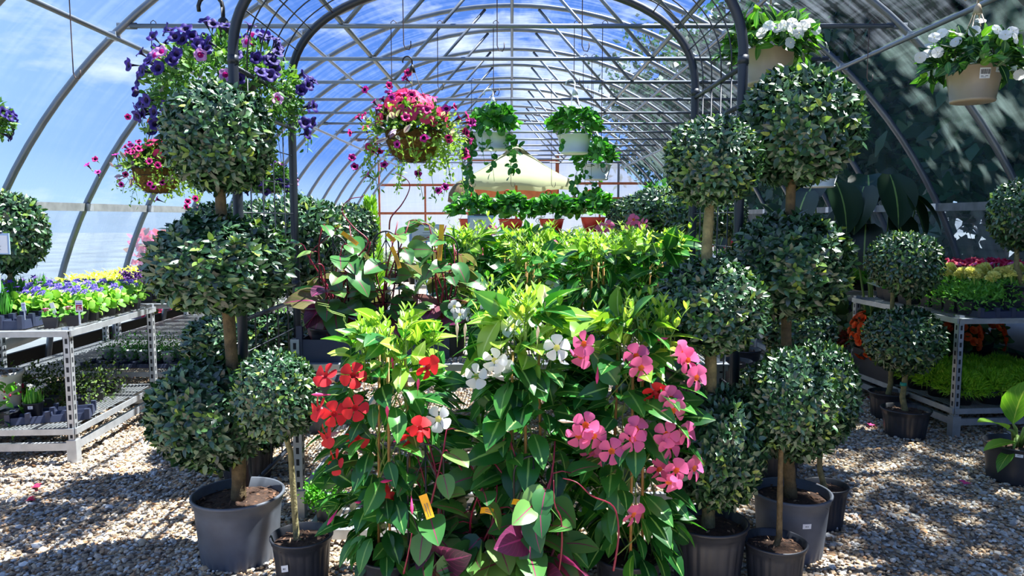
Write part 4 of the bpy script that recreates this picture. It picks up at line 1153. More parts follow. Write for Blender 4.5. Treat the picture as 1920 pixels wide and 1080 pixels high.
for x in (AX0, AX1):
    for z in (2.31, 2.13, 1.27, 1.10, .25):
        MB().tube([Vector((x, AF, z)) - og, Vector((x, AB_, z)) - og], .0125, 8).obj('side_rung', M['arbor'], t)
    b = MB()
    for k in range(1, 5):
        y = AF + (AB_ - AF) * k / 5
        b.tube([Vector((x, y, .25)) - og, Vector((x, y, 2.31)) - og], .004, 5)
    for z in np.arange(.42, 2.12, .172): b.tube([Vector((x, AF, z)) - og, Vector((x, AB_, z)) - og], .0035, 5)
    b.obj('wire_grid', M['arbor'], t)
b = MB()
for k in range(1, 5):
    y = AF + (AB_ - AF) * k / 5
    pts = [(arch_pt(q)[0], y, arch_pt(q)[1]) for q in np.linspace(.0, 1, 41)]
    pts[0] = (AX0, y, 2.31); pts[-1] = (AX1, y, 2.31)
    b.tube([Vector(p) - og for p in pts], .004, 5)
for q in np.linspace(.1, .9, 13):
    x, z = arch_pt(q); b.tube([Vector((x, AF, z)) - og, Vector((x, AB_, z)) - og], .004, 5)
b.obj('wire_grid', M['arbor'], t)

# ------------------------------------------------------------------ hanging baskets
M['pet_leaf'] = leafy('petunia leaf', [(0, '#2f5c28'), (.5, '#487a34'), (1, '#7ea44e')], trans=.27, rough=.5, tint=(1.4, 1.5, .5))
M['imp_leaf'] = leafy('impatiens leaf', [(0, '#173a22'), (.45, '#2b5a2c'), (.8, '#4c8a33'), (1, '#7cb23f')], trans=.35, rough=.3, vein='#8fb36a', vw=.05, tint=(1.4, 1.5, .45))
M['straw_leaf'] = leafy('strawberry leaf', [(0, '#1f5a22'), (.5, '#327a2c'), (1, '#62a83e')], trans=.35, rough=.4, vein='#6da24e', vw=.05, tint=(1.4, 1.5, .5))
M['wand_leaf'] = leafy('wandering plant leaf', [(0, '#8a5f92'), (.3, '#b9a3c2'), (.6, '#e6dde2'), (1, '#c2cfae')], trans=.3, rough=.35, vein='#7d4e86', vw=.16)
M['fine_leaf'] = leafy('fine trailing leaf', [(0, '#6f9c3c'), (1, '#a5c85a')], trans=.4, rough=.5)

def hanger(t, top, rim_r, rim_z, n=3, wire='rust_wire', hook=True, hookmat='black_wire', hz=.38, wr=.0022, to=None, hs=1.):
    """hanger straps from the rim to a hook; top: height the wire hangs from (local)"""
    jz = rim_z + hz
    b = MB()
    for k in range(n):
        a = k * 2 * PI / n + .6
        b.tube([(rim_r * math.cos(a), rim_r * math.sin(a), rim_z), (.012 * math.cos(a), .012 * math.sin(a), jz)], wr, 5)
    b.obj('hanger_strap', M[wire], t)
    b = MB()
    pts = [(0, 0, jz - .01), (0, 0, jz + .05 * hs)] + [(-.03 * hs + .03 * hs * math.cos(a), 0, jz + .05 * hs + .03 * hs * math.sin(a)) for a in np.linspace(0, PI * 1.1, 9)]
    b.tube(pts, .005 * hs, 7)
    b.lathe([(.002, -.02 * hs), (.022 * hs, -.02 * hs), (.012 * hs, .02 * hs), (.004, .03 * hs)], (0, 0, jz), 10)
    b.obj('hook', M[hookmat], t)
    return jz + .08 * hs

def wire_hook(top, bot, label, mat='rust_wire', y=None):
    """long S hook of wire hung over a tie pipe"""
    t = thing('wire_hook', bot, label, 'hook', 'long wire hooks on the tie pipes')
    L_ = (Vector(top) - Vector(bot))
    b = MB()
    pts = [L_ + Vector((.045, 0, .0)), L_ + Vector((.04, 0, .03)), L_ + Vector((.02, 0, .045)), L_ + Vector((0, 0, .03)), L_ * .5, Vector((0, 0, .03)), Vector((.012, 0, .0)), Vector((.035, 0, -.004)), Vector((.045, 0, .02)), Vector((.045, 0, .05))]
    b.tube(pts, .0034, 6)
    b.obj('hook_wire', M[mat], t)
    return t

def coco(t, r_, h):
    b = MB(); rng = np.random.default_rng(3)
    prof = [(.01, 0), (r_ * .45, .01), (r_ * .75, h * .25), (r_ * .93, h * .6), (r_, h), (r_ * .93, h), (r_ * .85, h * .8), (.01, h * .8)]
    b.lathe(prof, seg=40); V = b.V[0]; V += rng.normal(0, .004, V.shape)
    k = 1500; a = rng.random(k) * 6.28; f = rng.random(k)
    rr = r_ * np.interp(f, [0, .25, .6, 1], [.5, .77, .94, 1.01])
    pos = np.stack([rr * np.cos(a), rr * np.sin(a), h * f], -1)
    b.leaves(pos, rng.normal(size=(k, 3)), np.stack([np.cos(a), np.sin(a), 0 * a], -1), .03, .002, 'thin', .1, 0)
    o = b.obj('coco_basket', M['coco'], t)
    b = MB()
    for q in (0.02, .35, .7, 1.): 
        rq = r_ * np.interp(q, [0, .25, .6, 1], [.5, .77, .95, 1.02])
        b.tube([(rq * math.cos(a), rq * math.sin(a), h * q) for a in np.linspace(0, 2 * PI, 25)], .003, 5)
    b.obj('wire_frame', M['black_wire'], t)

def mound(rng, n, rx, rz, zc, low=-.5):
    v = nrm(rng.normal(size=(n * 3, 3))); v = v[v[:, 2] > low][:n]
    return v, v * np.array((rx, rx, rz)) * (.55 + .45 * rng.random((len(v), 1)) ** .6) + np.array((0, 0, zc))

def basket_plant(t, seed, n, rx, rz, zc, L, W, mat, kind='ell', low=-.5, trails=0, tl=.4, tr=None, name='foliage', droop=.25, side=None):
    rng = np.random.default_rng(seed); b = MB()
    v, p = mound(rng, n, rx, rz, zc, low)
    if side is not None:
        k_ = (v[:, 0] > side) | (v[:, 2] > .1); v, p = v[k_], p[k_]
    d = v + rng.normal(0, .6, v.shape) + (0, 0, .15); nn = v + rng.normal(0, .4, v.shape) + (0, 0, .6)
    b.leaves(p, d, nn, L * (.7 + .6 * rng.random(len(p))), W * (.7 + .6 * rng.random(len(p))), kind, droop, .2)
    for k in range(trails):
        a = rng.random() * 6.28; r0 = rx * (.75 + .3 * rng.random()) if tr is None else tr
        ln = tl * (.4 + .6 * rng.random()); zz = np.linspace(0, 1, 10)
        pts = np.stack([(r0 + .05 * np.sin(zz * 2)) * np.cos(a + .2 * zz), (r0 + .05 * np.sin(zz * 2)) * np.sin(a + .2 * zz), zc - .02 - ln * zz], -1)
        b.tube(pts, .0016, 4)
        k2 = int(ln * (34 if kind == 'round' else 80)); f = rng.random(k2); ip = np.stack([np.interp(f, zz, pts[:, i]) for i in range(3)], -1)
        b.leaves(ip + rng.normal(0, .012, ip.shape), rng.normal(size=(k2, 3)) + (0, -.4, -.3), rng.normal(size=(k2, 3)) * .6 + (0, -.6, .6), L * (.6 + .5 * rng.random(k2)), W * (.6 + .5 * rng.random(k2)), kind, .2, .2)
    return b.obj(name, M[mat], t)

def scatter_flowers(t, seed, kinds, n, rx, rz, zc, low=-.4, front=True, ry=None, jit=.1, scale=1.):
    rng = np.random.default_rng(seed); k = 0
    while k < n:
        v = nrm(rng.normal(size=3))
        if v[2] < low or (front and v[1] > .45): continue
        p = v * np.array((rx, ry or rx, rz)) * (.92 + jit * rng.random()) + np.array((0, 0, zc))
        d = v + rng.normal(0, .35, 3) + (0, -.25, .15)
        flower(t, kinds[rng.integers(0, len(kinds))], p, d, rng.random() * 6, scale * (.85 + .3 * rng.random())); k += 1

def ring_pot(t, r_, h, mat, base=.75, ang=None, code=False):
    """shallow hanging pot with a saucer"""
    b = MB()
    b.lathe([(.004, 0), (r_ * .7, 0), (r_ * .78, .004), (r_ * .8, .018), (r_ * base, .02), (r_ * .97, h * .94), (r_ * 1.03, h * .95), (r_ * 1.04, h), (r_ * .96, h), (r_ * .9, h * .8), (.004, h * .8)], seg=44)
    return b.obj('pot', M[mat], t)

def px_flowers(t, Y, lst, scale=1., ell=None):
    """flowers where the photo shows them; ell = (rx, rz, zc) of the leaf mound they sit on"""
    rng = np.random.default_rng(len(lst))
    for px, py, kind, dy in lst:
        az = rng.normal(0, .6)
        p = P(px, py, Y + dy) - t.location
        if ell:
            rx, rz, zc = ell
            o_ = Vector((0, 0, EYE)) - t.location; d_ = (P(px, py, Y) - Vector((0, 0, EYE)))
            S = Vector((1 / rx, 1 / rx, 1 / rz)); oo = Vector([(o_[i] - (0, 0, zc)[i]) * S[i] for i in range(3)]); dd = Vector([d_[i] * S[i] for i in range(3)])
            A_, B_, C_ = dd.dot(dd), 2 * oo.dot(dd), oo.dot(oo) - 1
            D_ = B_ * B_ - 4 * A_ * C_
            if D_ > 0: p = o_ + d_ * ((-B_ - D_ ** .5) / (2 * A_))
        d = Vector((p.x, p.y, p.z - (ell[2] if ell else 0))).normalized() if ell else Vector((0, 0, 0))
        flower(t, kind, p, Vector((math.sin(az), -math.cos(az), rng.normal(.25, .35))) + d * (.9 if ell else 0), rng.random() * 6, scale)

# purple petunias above the largest topiary
Y_ = 4.12; c = P(425, 215, Y_)
t = thing('hanging_basket', (c.x, Y_, c.z), 'largest hanging basket, overflowing with dark purple petunias above the biggest topiary', 'hanging basket', 'hanging flower baskets')
ring_pot(t, .16, .16, 'pot_black')
basket_plant(t, 51, 2600, .40, .29, .12, .042, .02, 'pet_leaf', low=-.45, trails=26, tl=.3)
scatter_flowers(t, 52, ['pet_purple'] * 8 + ['pet_lilac'], 74, .46, .36, .12, -.45, jit=.16)
px_flowers(t, Y_, [(268, 210, 'pet_purple', 0), (262, 192, 'pet_purple', 0), (290, 232, 'pet_purple', 0), (287, 210, 'pet_purple', 0), (282, 245, 'pet_purple', .05), (273, 188, 'pet_purple', 0), (266, 132, 'pet_purple', 0), (275, 112, 'pet_purple', 0), (341, 73, 'pet_purple', 0), (372, 82, 'pet_purple', 0), (385, 90, 'pet_purple', -.1), (376, 103, 'pet_lilac', -.2), (422, 140, 'pet_lilac', -.3), (520, 185, 'pet_lilac', -.3), (572, 230, 'pet_purple', -.2), (577, 250, 'pet_purple', -.1), (590, 200, 'pet_purple', -.1), (580, 155, 'pet_purple', 0), (565, 168, 'pet_purple', -.15), (461, 78, 'pet_lilac', 0), (480, 108, 'pet_purple', -.1), (505, 112, 'pet_purple', 0)], 1., (.45, .36, .12))
hanger(t, None, .15, .15, 4, 'black_wire', hookmat='black_wire', hz=P(420, 50, Y_).z - c.z - .16, hs=2.2)
# further basket of purple petunias
Y_ = 6.04; c = P(500, 362, Y_)
t = thing('hanging_basket', (c.x, Y_, c.z), 'smaller purple petunia basket hanging lower, behind the arch wire grid', 'hanging basket', 'hanging flower baskets')
ring_pot(t, .15, .14, 'pot_black'); basket_plant(t, 53, 1100, .22, .16, .1, .04, .02, 'pet_leaf', trails=14, tl=.25)
scatter_flowers(t, 54, ['pet_purple'] * 6 + ['pet_lilac'], 34, .24, .18, .1, -.6)
hanger(t, None, .14, .14, 3, 'rust_wire', hz=TZ - c.z - .2)
# sliver of a purple basket at the frame edge
Y_ = 4.82; c = P(-42, 250, Y_)
t = thing('hanging_basket', (c.x, Y_, c.z), 'purple petunia basket at the very edge, by the blue film wall', 'hanging basket', 'hanging flower baskets')
ring_pot(t, .15, .14, 'pot_black'); basket_plant(t, 55, 900, .2, .15, .08, .04, .02, 'pet_leaf', trails=8, tl=.2)
scatter_flowers(t, 56, ['pet_purple'], 40, .22, .17, .08, -.6, front=False)
hanger(t, None, .14, .14, 3, 'rust_wire', hz=.5)

def pink_basket(px, py, Y, label, n_imp, n_pet, seed, r_, rx, wz, coords, trail=.35):
    c = P(px, py, Y)
    t = thing('hanging_basket', (c.x, Y, c.z), label, 'hanging basket', 'hanging flower baskets')
    coco(t, r_, r_ * 1.05)
    basket_plant(t, seed, 700, rx * .62, rx * .5, r_ * 1.1, .06, .028, 'imp_leaf', low=0.)
    basket_plant(t, seed + 1, 1300, rx * .92, rx * .62, r_ * .85, .034, .017, 'fine_leaf', low=-.95, side=.3, trails=20, tl=trail, tr=rx * .75, name='trailing_foliage')
    basket_plant(t, seed + 2, 46, rx * .95, rx * .5, r_ * .9, .07, .032, 'wand_leaf', 'big', low=-.3, name='striped_foliage')
    scatter_flowers(t, seed + 3, ['imp_coral'], n_imp, rx * .68, rx * .66, r_ * 1.1, .15, scale=1.15)
    scatter_flowers(t, seed + 4, ['pet_magenta', 'pet_pink'], n_pet, rx * 1.05, rx * .75, r_ * .9, -.5, jit=.2)
    px_flowers(t, Y, coords)
    hanger(t, None, r_, r_, 3, 'rust_wire', hookmat='red_plastic' if px < 500 else 'black_wire', hz=wz - c.z - r_)
    return t
pink_basket(297, 362, 6.04, 'coco basket of coral impatiens and pink petunias hanging by the blue wall', 32, 20, 60, .185, .34, P(283, 240, 6.04).z, [(240, 219, 'pet_pink', 0), (243, 270, 'pet_magenta', 0), (178, 298, 'pet_pink', 0), (163, 308, 'pet_magenta', 0), (183, 322, 'pet_magenta', 0), (235, 327, 'pet_pink', -.1), (251, 335, 'pet_pink', -.1), (287, 350, 'pet_magenta', -.2), (304, 342, 'pet_magenta', -.2), (293, 373, 'pet_magenta', -.2), (352, 378, 'pet_pink', -.1), (366, 372, 'pet_pink', -.1), (375, 388, 'pet_pink', -.1), (350, 388, 'pet_pink', -.1)], .25)
pink_basket(775, 303, 4.82, 'coco basket of coral impatiens and magenta petunias hanging in the middle', 44, 34, 70, .18, .36, P(757, 130, 4.82).z, [(700, 282, 'pet_pink', -.1), (712, 283, 'pet_pink', -.1), (692, 275, 'pet_pink', -.1), (706, 265, 'pet_pink', -.1), (720, 308, 'pet_magenta', -.1), (665, 312, 'pet_magenta', 0), (688, 328, 'pet_magenta', 0), (660, 295, 'pet_magenta', 0), (765, 136, 'pet_pink', 0), (758, 145, 'pet_magenta', 0), (730, 160, 'pet_pink', 0), (685, 168, 'pet_magenta', 0), (842, 262, 'pet_pink', -.1), (784, 325, 'pet_magenta', 0), (835, 350, 'pet_magenta', 0), (822, 357, 'pet_magenta', 0)], .38)
# wire hook that carries the middle basket, hung on the tie nearer the camera
wire_hook((P(755, 0, 4.82).x, 4.82, TZ + .0), P(757, 92, 4.82), 'long wire hook carrying the middle coco basket')

# white pots of strawberries
def berry_pot(px, py, Y, label, r_, h, mat, seed, wz, hook='pot_white', foliage=.2, trails=12, tl=.4, straps=4, name='hanging_pot', tagged=False, L=.06):
    c = P(px, py, Y)
    t = thing(name, (c.x, Y, c.z), label, 'hanging pot', 'hanging strawberry pots')
    ring_pot(t, r_, h, mat)
    basket_plant(t, seed, 300, foliage, foliage * .8, h + .045, L, L * .85, 'straw_leaf', 'round', low=.02, trails=trails, tl=tl, tr=r_ * 1.2, droop=.3)
    j = hanger(t, None, r_, h, straps, hook if hook != 'red_plastic' else 'red_plastic', hookmat=hook, hz=wz - c.z - h, hs=1.2)
    if tagged:
        b = MB(); b.box((0, 0, 0), (.07, .003, .1)); b.box((0, -.0022, -.005), (.035, .001, .035), mat=1); b.box((0, -.0022, .03), (.05, .001, .006), mat=2)
        o = b.obj('hang_tag', [M['white_plastic'], M['crimson'], M['ink']], t, smooth=False); o.location = (.015, -.03, wz - c.z - .07); o.rotation_euler = (.1, rng.normal(0, .25), .1)
    return t
berry_pot(925, 282, 6.04, 'white hanging pot of strawberries with long runners, left of its pair', .155, .13, 'pot_white', 81, P(928, 190, 6.04).z, trails=13, tl=.5)
KIDS_ = bpy.data.objects
berry_pot(1077, 289, 6.04, 'white hanging pot of strawberries on a white hook, topmost of the white pots', .14, .15, 'pot_white', 82, P(1076, 172, 6.04).z, trails=8, tl=.3)
berry_pot(1118, 338, 7.26, 'lower white hanging pot of strawberries just behind the one on the white hook', .145, .15, 'pot_white', 83, P(1112, 255, 7.26).z, trails=9, tl=.5)
for px, what, sd in ((884, 'first'), (958, 'second'), (1034, 'third'), (1112, 'fourth')) and ((884, 'first', 1), (958, 'second', 2), (1034, 'third', 3), (1112, 'fourth', 4)):
    berry_pot(px, 438 - (3 if sd == 4 else 0), 8.48, 'red hanging pot of strawberries with a red hook and white tag, %s of the row' % what, .145, .17, 'pot_red', 84 + sd, P(px, 372, 8.48).z, hook='red_plastic', foliage=.26, trails=0, straps=3, tagged=True, L=.085)
    b = wire_hook((P(px, 155, 8.48).x, 8.48, TZ), (P(px, 352, 8.48).x, 8.48, P(px, 350, 8.48).z), 'long wire above the %s red hanging pot' % what)
for px, py0, py1, Y, lab in ((283, 50, 243, 6.04, 'long wire hook above the coco basket by the blue wall'), (1077, 46, 158, 6.04, 'long wire hook above the white pot on the white hook'), (925, 46, 178, 6.04, 'long wire hook above the white pot with long runners'), (1110, 108, 245, 7.26, 'long wire hook above the lower white pot'),
                             (1130, 46, 322, 6.04, 'longest bare wire hook, beside the white pots'), (820, 48, 168, 6.04, 'bare wire hook beside the middle coco basket'), (733, 46, 180, 6.04, 'bare wire hook behind the coral impatiens'), (1630, 40, 152, 6.04, 'wire loop on the tie pipe near the green wall'), (1094, 108, 170, 7.26, 'short bare wire hook on the second tie')):
    wire_hook((P(px, py0, Y).x, Y, TZ), (P(px, py0, Y).x, Y, P(px, py1, Y).z), lab)
for px, py1, lab in ((130, 146, 'bare wire hook dangling near the blue wall'), (1092, 95, 'bare wire hook dangling over the middle aisle'), (932, 95, 'bare wire hook dangling beside the ridge line')):
    wire_hook((P(px, 0, 4.82).x, 4.82, TZ), (P(px, 0, 4.82).x, 4.82, P(px, py1, 4.82).z), lab)

# taupe pots of white impatiens
def white_pot(px, py, Y, label, seed, coords, wz):
    c = P(px, py, Y)
    t = thing('hanging_pot', (c.x, Y, c.z), label, 'hanging pot', 'taupe pots of white impatiens')
    ring_pot(t, .16, .21, 'pot_tan', .78)
    basket_plant(t, seed, 380, .27, .17, .23, .095, .05, 'imp_leaf', 'big', low=-.3, droop=.4)
    px_flowers(t, Y, coords, .88, (.31, .22, .24))
    hanger(t, None, .15, .2, 4, 'pot_tan', hookmat='pot_tan', hz=wz - c.z - .2, hs=1.3, wr=.004)
    return t
t = white_pot(1823, 193, 4.7, 'taupe hanging pot of white impatiens with a barcode label, nearest the green wall', 91, [(1827, 58, 'imp_white', -.1), (1838, 38, 'imp_white', 0), (1792, 78, 'imp_white', -.3), (1788, 60, 'imp_white', -.2), (1752, 70, 'imp_white', -.2), (1745, 85, 'imp_white', -.2), (1870, 55, 'imp_white', -.2), (1885, 65, 'imp_white', -.25), (1905, 72, 'imp_white', -.25), (1765, 62, 'imp_white', -.1), (1725, 108, 'imp_white', -.1), (1900, 58, 'imp_white', -.1), (1758, 98, 'imp_white', -.25), (1740, 100, 'imp_white', -.2), (1912, 140, 'imp_white', -.2)], P(1825, 18, 4.7).z)
sticker(t, .16, .21, .78, -1.72, .155, .06, .062, 0, True, 'barcode_label'); sticker(t, .16, .21, .78, -1.15, .175, .045, .028, 0)
white_pot(1440, 160, 4.75, 'taupe hanging pot of white impatiens above the tallest topiary', 92, [(1428, 62, 'imp_white', -.2), (1456, 52, 'imp_white', -.1), (1484, 58, 'imp_white', -.2), (1482, 80, 'imp_white', -.25), (1486, 42, 'imp_white', 0), (1530, 55, 'imp_white', -.1), (1505, 50, 'imp_white', 0), (1510, 45, 'imp_white', 0), (1552, 88, 'imp_white', -.1), (1470, 48, 'imp_white', 0), (1440, 48, 'imp_white', 0), (1498, 62, 'imp_white', -.2), (1520, 42, 'imp_white', .1)], P(1457, 20, 4.75).z)
berry_pot(1535, 352, 6.3, 'white hanging pot half hidden behind the stem of the tallest topiary', .16, .15, 'pot_white', 95, P(1535, 250, 6.3).z, foliage=.17, trails=4, tl=.15)

# ------------------------------------------------------------------ side benches
A = P(112, 868, 1.0); 
LX, LY = -2.86, 4.72
bench('first galvanised bench beside the blue wall, nearest, with campanula on top', LX, LY, 1.42, 1.24, s=-1, rz=math.radians(3.2), zl=.24)
bench('second galvanised bench beside the blue wall, with purple alyssum on top', -2.62, 6.2, 1.7, 1.6, s=-1, zl=.30)
bench('third galvanised bench beside the blue wall, furthest', -2.62, 8.05, 1.7, 1.7, s=-1, zl=.32)
RX, RY = 3.23, 5.30
bench('first galvanised bench beside the green wall, with marigolds on top', RX, RY, 1.0, 1.35, s=1, rz=math.radians(5.), zl=.22)
bench('second galvanised bench beside the green wall, with peach begonias on top', 2.9, 7.25, 1.3, 1.4, s=1, zl=.26)
for i, (y, s, side) in enumerate(((9.95, -1, 'bright'), (8.7, 1, 'shaded'), (11.9, -1, 'bright'), (10.5, 1, 'shaded'))):
    bench('far galvanised bench on the %s side, %s' % (side, 'nearer' if i < 2 else 'further'), s * 2.7, y, 1.6, 1.7, s=s, zl=.3)
bench('far bench across the middle of the house, behind the red hanging pots', -1.2, 9.3, 2.6, 1.6, s=1, zt=.75, zl=.25)

# ------------------------------------------------------------------ bedding plants: one of each kind, then copies
for k_, st_, kw in (('camp', [(0, '#2f7a2c'), (1, '#62b040')], {}), ('ager', [(0, '#5a9a38'), (.6, '#8cc24a'), (1, '#b5d860')], {}), ('lime', [(0, '#a8b83a'), (1, '#dfe27a')], {}), ('aly', [(0, '#4f8040'), (1, '#7fa658')], {}),
                  ('mari', [(0, '#4f9a34'), (1, '#8ccc58')], {}), ('fern', [(0, '#2c6a2a'), (1, '#4f9a3c')], {}), ('dark', [(0, '#2a3d22'), (.7, '#44602c'), (1, '#7d9a3a')], {}), ('pale', [(0, '#7da060'), (1, '#c9dcae')], {}),
                  ('lotus', [(0, '#6aa51f'), (.6, '#94cc2f'), (1, '#c2e24a')], {}), ('begl', [(0, '#1f3a22'), (1, '#3a6a34')], {}), ('col', [(0, '#7c2a1c'), (.6, '#b5442a'), (1, '#d8683a')], {}), ('cala', [(0, '#5f8a62'), (.5, '#a9c4a2'), (1, '#dfe8da')], {}), ('dusty', [(0, '#a9bdb8'), (1, '#d6e0da')], {}), ('green', [(0, '#4c9a30'), (1, '#7fc24a')], {})):
    M['bed_' + k_] = leafy('bedding ' + k_, st_, trans=.4, rough=.5, tint=(1.25, 1.3, .55))

def bedding(name, label, cat, pot, leaf, flowers=None, seed=0, group=None):
    """pot: (mat, top half width, height, round?)"""
    rng = np.random.default_rng(seed)
    t = thing(name, (0, 0, 0), label, cat, group)
    mt, r_, h, rnd = pot
    if mt:
        b = MB()
        if rnd: b.lathe([(.002, .002), (r_ * .72, 0), (r_ * .95, h * .93), (r_ * 1.02, h * .94), (r_ * 1.02, h), (r_ * .9, h), (r_ * .86, h * .85), (.002, h * .86)], seg=20)
        else:
            s = 2 ** .5; b.lathe([(.002, .002), (r_ * .74 * s, 0), (r_ * .97 * s, h * .93), (r_ * s, h * .94), (r_ * s, h), (r_ * .9 * s, h), (r_ * .87 * s, h * .85), (.002, h * .86)], seg=4)
            V = b.V[0]; c_, s_ = math.cos(PI / 4), math.sin(PI / 4); V[:, :2] = np.stack([V[:, 0] * c_ - V[:, 1] * s_, V[:, 0] * s_ + V[:, 1] * c_], -1)
        b.obj('pot', M[mt], t, smooth=rnd)
    b = MB(); mode = leaf['mode']; n = leaf['n']; L, W = leaf['L'], leaf['W']; rx, hh = leaf['r'], leaf['h']
    if mode == 'grass':
        a = rng.random(n) * 6.28; r0 = rx * rng.random(n) ** .5; pos = np.stack([r0 * np.cos(a) * .6, r0 * np.sin(a) * .6, np.full(n, h * .85)], -1)
        d = np.stack([np.cos(a) * .5 * rng.random(n), np.sin(a) * .5 * rng.random(n), np.ones(n)], -1)
        b.leaves(pos, d, np.stack([np.cos(a), np.sin(a), .3 + 0 * a], -1), L * (.6 + .6 * rng.random(n)), W, 'ell', .35, .2)
    else:
        v = nrm(rng.normal(size=(n * 3, 3))); v = v[v[:, 2] > (-.05 if mode == 'mound' else -.6)][:n]
        pos = v * (rx, rx, hh) * (.35 + .65 * rng.random((len(v), 1)) ** .6) + (0, 0, h * .9)
        b.leaves(pos, v + rng.normal(0, .7, v.shape) + (0, 0, .3), v + rng.normal(0, .4, v.shape) + (0, 0, .7), L * (.65 + .6 * rng.random(len(v))), W * (.65 + .6 * rng.random(len(v))), leaf.get('kind', 'ell'), .25, .2)
    b.obj('foliage', M[leaf['mat']], t)
    if flowers:
        kinds, nf, fr, f0, f1, sc = flowers
        for k in range(nf):
            a = rng.random() * 6.28; r0 = fr * rng.random() ** .5
            if leaf.get('face'):
                v = nrm(np.array((rng.normal(0, .8), -1 + .9 * rng.random(), rng.normal(.3, .6))))
                flower(t, kinds[k % len(kinds)], tuple(v * (rx * 1.02, rx * 1.02, hh * 1.0) + (0, 0, h * .9)), tuple(v + (0, -.3, .1)), rng.random() * 6, sc); continue
            flower(t, kinds[k % len(kinds)], (r0 * math.cos(a), r0 * math.sin(a), h + f0 + (f1 - f0) * rng.random()), (rng.normal(0, .35), rng.normal(-.25, .35), 1), rng.random() * 6, sc)
    return t

USED = set()
def place(proto, loc, label, rz=0., sc=1.):
    if id(proto) in USED: o = copy_tree(proto)
    else: USED.add(id(proto)); o = proto
    o.location = loc; o.rotation_euler = (0, 0, rz); o.scale = (sc,) * 3; o['label'] = label
    return o
rng = np.random.default_rng(77)
def loc_l1(u, v):
    """point on the first bench by the blue wall: u from the aisle to the wall, v from the near edge"""
    a = math.radians(3.2); x, y = -u, v
    return LX + x * math.cos(a) - y * math.sin(a), LY + x * math.sin(a) + y * math.cos(a)
def loc_r1(u, v):
    a = math.radians(5.); x, y = u, v
    return RX + x * math.cos(a) - y * math.sin(a), RY + x * math.sin(a) + y * math.cos(a)

cell = ('pot_black', .055, .085, False)
pr_c = [bedding('campanula', 'x', 'bedding plant', cell, dict(mode='grass', n=70, L=.17, W=.016, r=.06, h=.15, mat='bed_camp'), (['star'], 5, .06, .10, .19, 1.), s, 'violet campanula on the bench by the blue wall') for s in (1, 2)]
pr_a = [bedding('ageratum', 'x', 'bedding plant', cell, dict(mode='mound', n=46, L=.055, W=.044, r=.085, h=.12, mat='bed_ager', kind='round'), (['puff'], 4, .06, .1, .14, 1.), s, 'lilac ageratum on the bench by the blue wall') for s in (3, 4)]
pr_l = [bedding('golden_coleus', 'x', 'bedding plant', cell, dict(mode='mound', n=60, L=.05, W=.035, r=.09, h=.15, mat='bed_lime'), None, 5, 'yellow green foliage plants on the bench by the blue wall')]
pr_p = [bedding('alyssum', 'x', 'bedding plant', cell, dict(mode='mound', n=60, L=.03, W=.012, r=.08, h=.1, mat='bed_aly'), (['aly', 'aly_deep', 'aly'], 9, .08, .06, .14, 1.), s, 'purple alyssum on the bench by the blue wall') for s in (6, 7)]
pr_w = [bedding('alyssum', 'x', 'bedding plant', cell, dict(mode='mound', n=50, L=.03, W=.012, r=.08, h=.1, mat='bed_pale'), (['aly_white'], 9, .08, .06, .13, 1.), 8, 'white alyssum on the bench by the blue wall')]
pr_v = [bedding('vinca', 'x', 'bedding plant', ('pot_black', .045, .07, False), dict(mode='mound', n=34, L=.035, W=.02, r=.06, h=.06, mat='bed_green'), (['vinca'], 3, .05, .03, .06, 1.), 9, 'small vincas at the bench edge')]
nc = 0
cnt = {}
def nth(k):
    cnt[k] = cnt.get(k, 0) + 1; n_ = cnt[k]
    return n_
ROWN = ['first row', 'second row', 'third row', 'fourth row', 'fifth row', 'sixth row', 'seventh row', 'eighth row', 'ninth row', 'tenth row']
def kth(i): return ORD[i]
for iv in range(9):
    for iu in range(10):
        u, v = .10 + iu * .135, .12 + iv * .128
        x, y = loc_l1(u, v); z = .88
        if iu <= 2 and iv < 2:
            continue
        if u < .62 - .0 * v and iv >= 2: pr, nm = pr_a, 'lilac ageratum'
        elif iu >= 7 or iv >= 7: pr, nm = pr_l, 'golden coleus'
        else: pr, nm = pr_c, 'violet campanula'
        if iv == 0 and iu < 5: continue
        place(pr[(iu + iv) % len(pr)], (x + rng.normal(0, .008), y + rng.normal(0, .008), z), '%s on the first bench by the blue wall, %s, %s from the aisle' % (nm, ROWN[iv], kth(iu)), rng.random() * .4, .92 + .2 * rng.random())
for i, (px, py) in enumerate(((115, 598), (146, 592))):
    u = .10 + .13 * (1 - i) if False else .16 - .09 * i; v = .12 + .1 * i
    x, y = loc_l1(u, v); place(pr_v[0], (x, y, .88), 'small vinca pot at the bench corner, %s' % ('nearer the post' if i == 0 else 'beside the picture tag'), .3, 1.)
x, y = loc_l1(.60, .13)
carry_tray('black carrying tray at the near edge of the campanula bench', (x, y, .885), .62, .24, (5, 2), rz=math.radians(3), group='dark plant trays', h=.075)
